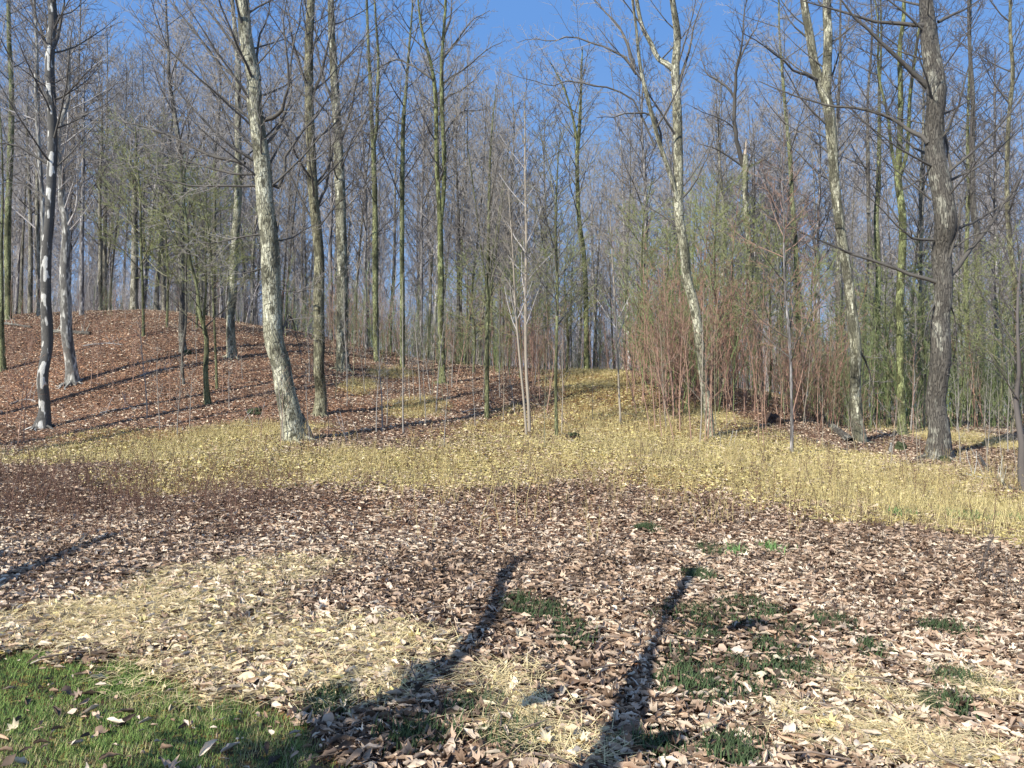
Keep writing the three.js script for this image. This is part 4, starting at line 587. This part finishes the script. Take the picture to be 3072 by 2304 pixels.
{ // low reddish twig stems standing in the litter
  const r = rng(17), g = [bush(81, 3, 0.55, 0.0026), bush(82, 2, 0.75, 0.0028), bush(83, 4, 0.4, 0.0024)], lists = [[], [], []];
  for (let k = 0; k < 4200; k++) {
    const px = -200 + 3500 * r(), d = 8.5 + 11 * r(), line = mix(12.4, 10.6, sstep(500, 2600, px)), keep = px < 900 ? Math.exp(-(((d - 12.2) / 2.6) ** 2)) * 0.6 : Math.exp(-(((d - (line + 2.5)) / 3.0) ** 2)) * 0.42;
    if (r() > keep) continue;
    const x = (px - PW / 2) / F * d, z = -d, v = 0.7 + 0.6 * r(), c = px > 900 && r() < 0.7 ? [0.5, 0.4, 0.18] : [0.15, 0.085, 0.06]; lists[Math.floor(r() * 3)].push({ x, y: height(x, z), z, ry: r() * 6.28, s: 0.5 + 0.75 * r(), c: c.map((q) => q * v) });
  }
  for (let k = 0; k < 420; k++) { const px = -100 + 3300 * r(), d = 5.2 + 6 * r(); const x = (px - PW / 2) / F * d, z = -d; if (inLawn(x, z) || r() > (px > 2200 ? 0.75 : 0.3)) continue; lists[Math.floor(r() * 2)].push({ x, y: height(x, z), z, ry: r() * 6.28, s: 0.3 + 0.35 * r(), c: [0.14, 0.085, 0.06] }); }
  ['thin reddish brown shoots standing in the litter', 'taller thin shoots mixed among the reddish ones', 'small branching shoots low in the litter'].forEach((lb, k) => scatter('shoots', lb, 'undergrowth', g[k], WHITE, lists[k]));
  // a few larger bare shrubs in the near litter on the right
  const sh = [bush(91, 7, 0.75, 0.0026), bush(92, 3, 0.8, 0.0022)];
  for (const [px, py, k, s, lb] of [[2922, 1758, 0, 0.85, 'bare spreading twig shrub in the litter near the right edge'], [3050, 1815, 0, 0.7, 'low bare shrub cut by the right edge of the litter'], [2678, 1650, 1, 0.75, 'thin upright bare shrub at the border of the yellow grass'], [2824, 1668, 1, 0.55, 'small bare shrub between the upright shrub and the spreading one'], [2990, 1690, 1, 0.7, 'upright bare shrub above the spreading one at the right'], [1050, 1545, 1, 0.5, 'small bare shrub in the litter left of the middle'], [640, 1500, 0, 0.5, 'low dark twig shrub in the left litter band'], [350, 1480, 0, 0.55, 'bushy dark twig shrub left in the litter band'], [120, 1490, 0, 0.6, 'dense dark twig shrub near the left edge']]) {
    const b = hit(px, py), g = thing('shrub', b.x, b.y, b.z, px); g.scale.setScalar(s); part('stems', sh[k], TW.dark, g); tag(g, lb, 'shrub', 'bare shrubs in the litter');
  }
}

// ------------------------------------------------------------------ logs, stumps, stones
function lump(rx, ry, rz, seed, rough = 0.25) {
  const g = new THREE.IcosahedronGeometry(1, 4), p = g.attributes.position;
  for (let i = 0; i < p.count; i++) { const x = p.getX(i), y = p.getY(i), z = p.getZ(i), m = 1 + rough * noise(x * 1.6 + z * 1.1, y * 1.6 + z * 0.7, seed) + rough * 0.6 * noise(x * 4 + z * 3, y * 4 - z * 2, seed + 1); p.setXYZ(i, x * rx * m, y * ry * m, z * rz * m); }
  g.computeVertexNormals(); return g;
}
const MOSS = new THREE.MeshStandardMaterial({ color: new THREE.Color().setRGB(0.075, 0.095, 0.04), bumpMap: BARK.rough.bumpMap, bumpScale: 0.03, roughness: 1, name: 'moss' }), EARTH = new THREE.MeshStandardMaterial({ color: new THREE.Color().setRGB(0.07, 0.045, 0.032), bumpMap: BARK.rough.bumpMap, bumpScale: 0.03, roughness: 1, name: 'dark earth' });
function log(points, w0, w1, label, mat = BARK.rough, name = 'fallen_log') {
  const P = points.map(([x, y]) => hit(x, y)), b = P[0].clone(), g = thing(name, b.x, b.y, b.z), d = -b.z, L = P.map((p) => p.clone().sub(b).add(V(0, w0 / F * d * 0.3, 0)));
  const [A, R] = smoothPath(L, points.map((_, k) => mix(w0, w1, k / (points.length - 1)) / 2 / F * d), 0.2);
  part('stem', new MB().tube(A, R, 10, { seam: true, shape: (th, k) => 1 + 0.2 * noise(th * 1.4, k * 0.6, 6) }).build(true), mat, g);
  const end = lump(R[0] * 0.95, R[0] * 0.95, R[0] * 0.3, 4, 0.2), m = part('broken_end', end, WOOD, g); m.position.copy(A[0]); m.lookAt(m.position.clone().add(A[1]).sub(A[0]).add(g.position)); 
  const r = rng(points[0][0]); for (let k = 0; k < 3; k++) { const i = 1 + Math.floor(r() * (A.length - 2)), q = walk(A[i], V(r() - 0.5, 0.9, r() - 0.5), 0.3 + r() * 0.5, 3, 0.4, 0, r); part('branch_stub', new MB().tube(q, taper(R[i] * 0.3, 0.006, 3), 5).build(), mat, g); }
  tag(g, label, 'log', 'fallen logs and branches');
}
log([[162, 999], [200, 1000], [240, 1002], [272, 1004]], 13, 11, 'dark fallen log lying on the hill behind the white barked tree');
log([[14, 974], [50, 978], [95, 984]], 9, 7, 'thin dark fallen log at the left edge on the hill');
log([[2425, 1222], [2470, 1258], [2510, 1298], [2552, 1330]], 13, 15, 'dark fallen log sloping down to the foot of the pale bent tree');
log([[2896, 1428], [2935, 1437], [2990, 1440]], 11, 5, 'pale bleached branch lying right of the thick dark trunk', BARK.beech, 'fallen_branch');
log([[2936, 1368], [2968, 1420], [3005, 1455], [3044, 1478]], 8, 12, 'dark fallen branch running down to the black edge stem', BARK.rough, 'fallen_branch');
log([[2606, 1282], [2640, 1302], [2680, 1312]], 7, 6, 'grey fallen branch leaning on the mossy stump', BARK.beechGrey, 'fallen_branch');
for (const [pts, a, b, lb] of [
  [[[300, 1240], [360, 1228], [430, 1226]], 5, 2, 'thin fallen branch on the slope right of the white barked tree'], [[[420, 1130], [470, 1112], [520, 1108]], 5, 2, 'thin fallen branch on the slope left of the slim dark slope tree'], [[[250, 1040], [310, 1032], [370, 1036]], 6, 3, 'grey fallen branch high on the left hill'], [[[640, 1290], [720, 1278], [790, 1284]], 5, 2, 'fallen branch left of the foot of the leaning trunk'],
  [[[980, 1335], [1040, 1322], [1110, 1318]], 6, 2, 'fallen branch right of the foot of the leaning trunk'], [[[1180, 1215], [1240, 1200], [1300, 1204]], 5, 2, 'fallen branch on the slope left of the twin stemmed tree'], [[[1380, 1240], [1440, 1226], [1520, 1232]], 5, 2, 'fallen branch between the twin stemmed tree and the pale pair'], [[[2150, 1350], [2210, 1338], [2290, 1342]], 5, 2, 'fallen branch below the broken tree in the yellow leaves'], [[[30, 1215], [70, 1200], [110, 1204]], 5, 3, 'fallen branch at the left edge behind the black and white trunk']])
  log(pts, a, b, lb, BARK.beechGrey, 'fallen_branch');
function boulder(px, py, w, h, mat, name, cat, label, cap) {
  const b = hit(px, py), d = -b.z, g = thing(name, b.x, b.y, b.z), rx = w / 2 / F * d, ry = h / F * d;
  part('body', lump(rx, ry, rx * 0.8, px, 0.3), mat, g).position.y = ry * 0.15;
  if (cap) { const c = part('moss_cushion', lump(rx * 0.7, ry * 0.4, rx * 0.6, px + 3, 0.4), cap, g); c.position.set(-rx * 0.15, ry * 0.85, 0); }
  tag(g, label, cat); return { g, rx, ry, b };
}
boulder(1723, 1318, 52, 17, EARTH, 'stump', 'stump', 'dark rotten stump alone in the yellowish leaves left of the path', MOSS);
boulder(762, 1242, 46, 15, MOSS, 'mossy_stone', 'stone', 'dark mossy stone left of the big leaning trunk');
boulder(2322, 1270, 54, 26, EARTH, 'root_plate', 'roots', 'dark overturned root plate in the brush below the broken tree');
boulder(2703, 1352, 36, 22, MOSS, 'stump', 'stump', 'low mossy stump left of the thick dark trunk', MOSS);
boulder(2672, 1362, 12, 30, BARK.beech, 'stump', 'stump', 'small pale upright stub beside the mossy stump');
boulder(2834, 1390, 34, 18, BARK.mapleGreen, 'mossy_stone', 'stone', 'pale mossy stone against the foot of the thick dark trunk', MOSS);
boulder(560, 1062, 22, 10, MOSS, 'mossy_stone', 'stone', 'small mossy stone at the foot of the slim dark slope tree');

// ------------------------------------------------------------------ leaves, straw, grass, green tufts
function leaf(kind, seed) {
  const r = rng(seed), pos = [], idx = [];
  if (kind === 'lobed') {                                              // five lobed, crumpled
    const out = [[0, -0.5], [0.12, -0.3], [0.45, -0.38], [0.34, -0.1], [0.62, 0.1], [0.3, 0.2], [0.26, 0.42], [0.1, 0.34], [0, 0.68], [-0.1, 0.34], [-0.26, 0.42], [-0.3, 0.2], [-0.62, 0.1], [-0.34, -0.1], [-0.45, -0.38], [-0.12, -0.3]];
    pos.push(0, 0, 0); for (const [x, z] of out) pos.push(x * 0.62, Math.abs(x) * 0.75 + (r() - 0.35) * 0.34 + z * z * 0.5, z * 0.85 + x * 0.25); for (let k = 0; k < out.length; k++) idx.push(0, 1 + k, 1 + (k + 1) % out.length);
  } else {
    // an oval with a pointed tip and a ragged edge: rolled up, folded along its midrib, or lying open with wavy sides
    const nl = 6, nw = 4, arc = (r() - 0.4) * 0.7, tw = (r() - 0.5) * 1.6, half = kind === 'rolled' ? 0.17 : kind === 'folded' ? 0.25 : 0.3, up = kind === 'flat' ? 0.25 : 1, ph = r() * 6;
    for (let i = 0; i <= nl; i++) for (let j = 0; j <= nw; j++) {
      const t = i / nl, s = j / nw * 2 - 1, prof = Math.sin(Math.PI * Math.min(1, 0.04 + 0.96 * t ** 0.85)) ** 0.9 + 0.03, w = half * prof * (1 + (Math.abs(s) > 0.9 ? (r() - 0.6) * 0.5 : 0)), bend = (t - 0.5) * tw * 0.5;
      let x = s * w, y;
      if (kind === 'rolled') { const a = s * 2.3; x = Math.sin(a) * w * 0.75; y = (1 - Math.cos(a)) * w * 0.8; } else if (kind === 'folded') { y = Math.abs(s) ** 1.2 * w * 1.0 * up; x = s * w * 0.75; } else y = Math.sin(t * 7 + ph) * s * w * 0.5 + 0.12 * Math.abs(s) * w;
      y += arc * (t - 0.5) ** 2 * 1.4 + (r() - 0.5) * 0.06;
      pos.push(x * Math.cos(bend) - y * Math.sin(bend) + (t - 0.5) ** 2 * tw * 0.25, x * Math.sin(bend) + y * Math.cos(bend), t - 0.5);
    }
    for (let i = 0; i < nl; i++) for (let j = 0; j < nw; j++) { const a = i * (nw + 1) + j; idx.push(a, a + nw + 1, a + 1, a + 1, a + nw + 1, a + nw + 2); }
  }
  const g = new THREE.BufferGeometry(); g.setAttribute('position', new THREE.Float32BufferAttribute(pos, 3)); g.setIndex(idx); g.computeVertexNormals(); return g;
}
const LEAF = new THREE.MeshStandardMaterial({ roughness: 0.78, name: 'dry leaf' });
const shapes = [leaf('folded', 1), leaf('rolled', 2), leaf('lobed', 3), leaf('flat', 4), leaf('folded', 5), leaf('rolled', 6)];
function litterTone(x, z, r) {
  const big = noise(x / 2.4, z / 2.4, 41) * 0.5 + noise(x / 0.7, z / 0.7, 42) * 0.4, y = inPatch(yellowPatches, x, z), st = inPatch(strawPatches, x, z), g = inPatch(greenPatches, x, z), q = r() + big * 0.35 - 0.28 * g + 0.1 * st;
  let c = q < 0.15 ? LITTER.dark : q < 0.36 ? LITTER.brown : q < 0.64 ? LITTER.tan : q < 0.80 ? LITTER.grey : LITTER.pale;
  if (r() < 0.95 * y) c = r() < 0.55 ? LITTER.gold : r() < 0.5 ? LITTER.ochre : LITTER.cream; else if (r() < 0.75 * st) c = r() < 0.5 ? LITTER.cream : r() < 0.75 ? LITTER.pale : LITTER.gold;
  const v = 0.75 + 0.5 * r(); return c.map((k) => k * v);
}
{
  const r = rng(2024), lists = shapes.map(() => []);
  const drop = (d, u) => {
    const x = u * d, z = -d; if (inLawn(x, z) && r() > 0.05) return; if (d < 9 && r() < 0.55 * inPatch(greenPatches, x, z)) return; if (d < 9 && r() < 0.3 * inPatch(strawPatches, x, z)) return;
    const s = (0.024 + 0.085 * r() ** 2.6) * (d < 9 ? 1 : d < 20 ? 1.0 : 1.2), tilt = 0.95;
    lists[[0, 1, 3, 4, 5, 0, 1, 4, 5, 2][Math.floor(r() * 9.5)]].push({ x, y: height(x, z) + 0.012 + 0.035 * r(), z, rx: (r() - 0.5) * tilt * 1.5, ry: r() * 6.28, rz: (r() - 0.5) * tilt * 2, s, c: litterTone(x, z, r) });
  };
  for (let k = 0; k < 150000; k++) drop(Math.sqrt(mix(2.2 ** 2, 9 ** 2, r())), (r() * 2 - 1) * 0.86);
  for (let k = 0; k < 190000; k++) drop(Math.sqrt(mix(9 ** 2, 20 ** 2, r())), (r() * 2 - 1) * 0.8);
  for (let k = 0; k < 240000; k++) drop(Math.sqrt(mix(20 ** 2, 47 ** 2, r())), (r() * 2 - 1) * 0.76);
  const lb = ['folded dead leaves covering the woodland floor', 'tightly rolled dead leaves in the litter', 'crumpled lobed dead leaves in the litter', 'flat oval dead leaves in the litter', 'curled oval dead leaves in the litter', 'thin rolled dead leaves in the litter'];
  lists.forEach((l, k) => scatter('leaf_litter', lb[k], 'leaf litter', shapes[k], LEAF, l));
  // the large pale leaves that lie on top nearby, one by one
  const pale = [[0.60, 0.50, 0.40], [0.52, 0.40, 0.30], [0.62, 0.54, 0.36], [0.42, 0.31, 0.22]].map((c, k) => plain(...c, 'pale dry leaf ' + k));
  const single = [[1716, 2045, 1, 58, 'upright pale curled leaf alone in the middle of the near litter'], [1492, 2035, 1, 46, 'pale folded leaf standing left of the upright curled one'], [1405, 2238, 0, 60, 'long pale leaf lying at the bottom edge left of the middle'], [2590, 2270, 3, 56, 'broad pale round leaf at the bottom edge right of the short shadow'], [2520, 2260, 0, 40, 'small pale leaf left of the broad round one'], [1745, 2260, 2, 50, 'crumpled lobed pale leaf at the bottom middle'], [1640, 2250, 2, 54, 'crumpled pale leaf left of the lobed one at the bottom'], [1210, 1955, 0, 40, 'pale oval leaf left of the long curved shadow'], [1300, 1935, 1, 36, 'pale bright leaf just above the oval one'], [2368, 2225, 3, 60, 'wide yellowish pale leaf near the bottom right of the middle'], [2850, 2180, 1, 60, 'long creamy rolled leaf near the bottom right'], [2690, 2190, 2, 52, 'lobed creamy leaf left of the long rolled one'], [300, 2082, 0, 34, 'pale leaf lying alone on the green grass'], [560, 2200, 0, 30, 'pale leaf lying in the shaded grass'], [40, 2216, 2, 46, 'pale broken leaf at the left edge on the grass'], [1555, 1930, 2, 42, 'lobed pale leaf right of the curved shadow'], [2210, 1975, 3, 40, 'pale leaf among the dark green tufts'], [2100, 1990, 1, 44, 'rolled pale leaf left among the dark green tufts'], [2790, 1960, 1, 60, 'long pale rolled leaf in the right litter'], [2560, 1955, 3, 48, 'pale yellow leaf in the right litter']];
  for (const [px, py, k, w, lbl] of single) { const b = hit(px, py), s = w / F * -b.z, m = part('fallen_leaf', shapes[[0, 1, 2, 3][k]], pale[k % 3], scene); m.position.set(b.x, b.y + 0.05, b.z); m.rotation.set(0.5, px, (py % 7) * 0.12 - 0.3); m.scale.setScalar(s); tag(m, lbl, 'leaf'); }
  for (let k = 0; k < 100; k++) {
    const d = Math.sqrt(mix(3.2 ** 2, 6.2 ** 2, r())), u = (r() * 2 - 1) * 0.7, x = u * d; if (inLawn(x, -d)) continue;
    const m = part('fallen_leaf', shapes[[0, 1, 3, 4, 5, 2][Math.floor(r() * 5.3)]], pale[Math.floor(r() * 4)], scene); m.position.set(x, height(x, -d) + 0.045 + 0.02 * r(), -d); m.rotation.set((r() - 0.5) * 0.9, r() * 6.28, (r() - 0.5) * 1.2); m.scale.setScalar(0.06 + 0.04 * r());
    tag(m, 'large dry leaf lying loose on top of the near litter', 'leaf', 'large loose leaves on the near litter');
  }
}
function blades(seed, n, H, w, spread, lie) {                          // a clump of thin bent blades
  const r = rng(seed), pos = [], idx = [];
  for (let k = 0; k < n; k++) {
    const a = r() * 6.28, L = H * (0.5 + 0.7 * r()), ox = (r() - 0.5) * spread, oz = (r() - 0.5) * spread, dx = Math.cos(a), dz = Math.sin(a), e = lie ? 0.07 : 0.9, b0 = pos.length / 3;
    for (let i = 0; i <= 3; i++) { const t = i / 3, h = L * (lie ? e * Math.sin(t * 2.6) : t * (1 - 0.3 * t)), o = L * (lie ? t : 0.35 * t * t + 0.1 * t), ww = w * (1 - t * 0.95); for (const s of [-1, 1]) pos.push(ox + dx * o - dz * ww * s, h, oz + dz * o + dx * ww * s); }
    for (let i = 0; i < 3; i++) idx.push(b0 + i * 2, b0 + i * 2 + 2, b0 + i * 2 + 1, b0 + i * 2 + 1, b0 + i * 2 + 2, b0 + i * 2 + 3);
  }
  const g = new THREE.BufferGeometry(); g.setAttribute('position', new THREE.Float32BufferAttribute(pos, 3)); g.setIndex(idx); g.computeVertexNormals(); return g;
}
{
  const r = rng(555), lawn = [], green = [], straw = [], tuft = [];
  const box = lawnEdge.reduce((a, p) => [Math.min(a[0], p.x), Math.max(a[1], p.x), Math.min(a[2], p.z), Math.max(a[3], p.z)], [9, -9, 9, -9]);
  for (let k = 0; k < 16000; k++) { const x = mix(box[0], box[1], r()), z = mix(box[2] - 0.4, box[3] + 0.5, r()); if (!inLawn(x, z)) continue; const v = 0.6 + 0.7 * r(), n2 = noise(x * 2.6, z * 2.6, 8), dry = r() < 0.16 + 0.3 * n2; if (r() < 0.3 + 0.35 * noise(x * 4, z * 4, 12)) continue; lawn.push({ x, y: height(x, z) - 0.005, z, ry: r() * 6.28, s: 0.45 + 0.6 * r(), c: (dry ? [0.44, 0.38, 0.19] : [0.20, 0.30, 0.075]).map((q) => q * v) }); }
  const within = (list, n, out, f, thr) => { for (const p of list) for (let k = 0; k < n * Math.min(14, p.rx * p.rz * 5 + 0.6); k++) { const a = r() * 6.28, q = Math.sqrt(r()) * 1.15, x = p.x + Math.cos(a) * q * p.rx, z = p.z + Math.sin(a) * q * p.rz; if (r() < (inPatch([p], x, z) - (thr ?? 0)) * 1.6) out.push(f(x, z)); } };
  within(greenPatches, 110, green, (x, z) => { const v = 0.6 + 0.8 * r(); return { x, y: height(x, z) + 0.01, z, ry: r() * 6.28, s: 0.6 + 0.7 * r(), c: [0.06 * v, 0.095 * v, 0.035 * v] }; }, 0.15);
  within(greenPatches, 34, tuft, (x, z) => { const v = 0.6 + 0.8 * r(); return { x, y: height(x, z) + 0.02, z, rx: (r() - 0.5), ry: r() * 6.28, rz: (r() - 0.5), s: 0.05 + 0.05 * r(), c: [0.07 * v, 0.10 * v, 0.05 * v] }; });
  within(brightPatches, 30, green, (x, z) => { const v = 0.7 + 0.6 * r(); return { x, y: height(x, z), z, ry: r() * 6.28, s: 1 + r(), c: [0.14 * v, 0.26 * v, 0.08 * v] }; });
  within(strawPatches, 66, straw, (x, z) => { const v = 0.7 + 0.5 * r(); return { x, y: height(x, z) + 0.03 + 0.025 * r(), z, rx: (r() - 0.5) * 0.2, ry: r() * 6.28, s: 0.6 + 0.8 * r(), c: [0.78 * v, 0.63 * v, 0.32 * v] }; });
  within(yellowPatches, 26, straw, (x, z) => { const v = 0.7 + 0.5 * r(); return { x, y: height(x, z) + 0.03, z, rx: (r() - 0.5) * 0.3, ry: r() * 6.28, s: 0.8 + 0.9 * r(), c: [0.66 * v, 0.54 * v, 0.25 * v] }; });
  const stalk = [];
  within(yellowPatches, 38, stalk, (x, z) => { const v = 0.65 + 0.6 * r(); return { x, y: height(x, z), z, rx: (r() - 0.5) * 0.3, ry: r() * 6.28, rz: (r() - 0.5) * 0.3, s: 0.6 + 0.9 * r(), c: [0.56 * v, 0.47 * v, 0.22 * v] }; });
  scatter('dry_grass', 'straw yellow dry grass standing in the band before the trees', 'dry grass', blades(4, 7, 0.24, 0.0028, 0.22), WHITE, stalk);
  scatter('grass', 'short green grass in the lower left corner', 'grass', blades(1, 16, 0.06, 0.0022, 0.11), WHITE, lawn);
  scatter('ground_cover', 'sparse dark green tufts growing through the litter', 'plants', blades(2, 12, 0.09, 0.0045, 0.12), WHITE, green);
  scatter('ground_cover', 'small dark green leaves among the tufts in the litter', 'plants', shapes[3], WHITE, tuft);
  scatter('straw', 'flattened dry yellow grass lying in patches over the leaves', 'dry grass', blades(3, 10, 0.2, 0.0022, 0.24, true), WHITE, straw);
}
{ // broken sticks lying in the litter
  const r = rng(808), g = new MB().tube([V(-0.5, 0, 0), V(-0.15, 0.03, 0.03), V(0.2, 0, -0.02), V(0.5, 0.05, 0.05)], [0.012, 0.011, 0.009, 0.004], 4).build(), l = [];
  for (let k = 0; k < 2600; k++) { const d = Math.sqrt(mix(9, 24 ** 2, r() ** 1.4)), u = (r() * 2 - 1) * 0.8, x = u * d, z = -d, v = 0.6 + 0.8 * r(); if (inLawn(x, z)) continue; const s = 0.12 + 0.4 * r() ** 3; l.push({ x, y: height(x, z) + 0.04 + 0.02 * r(), z, rx: (r() - 0.5) * 0.3, ry: r() * 6.28, rz: (r() - 0.5) * 0.25, s, c: [0.2 * v, 0.15 * v, 0.115 * v] }); }
  scatter('sticks', 'thin broken sticks scattered through the dead leaves', 'sticks', g, WHITE, l);
}
renderer.render(scene, camera);
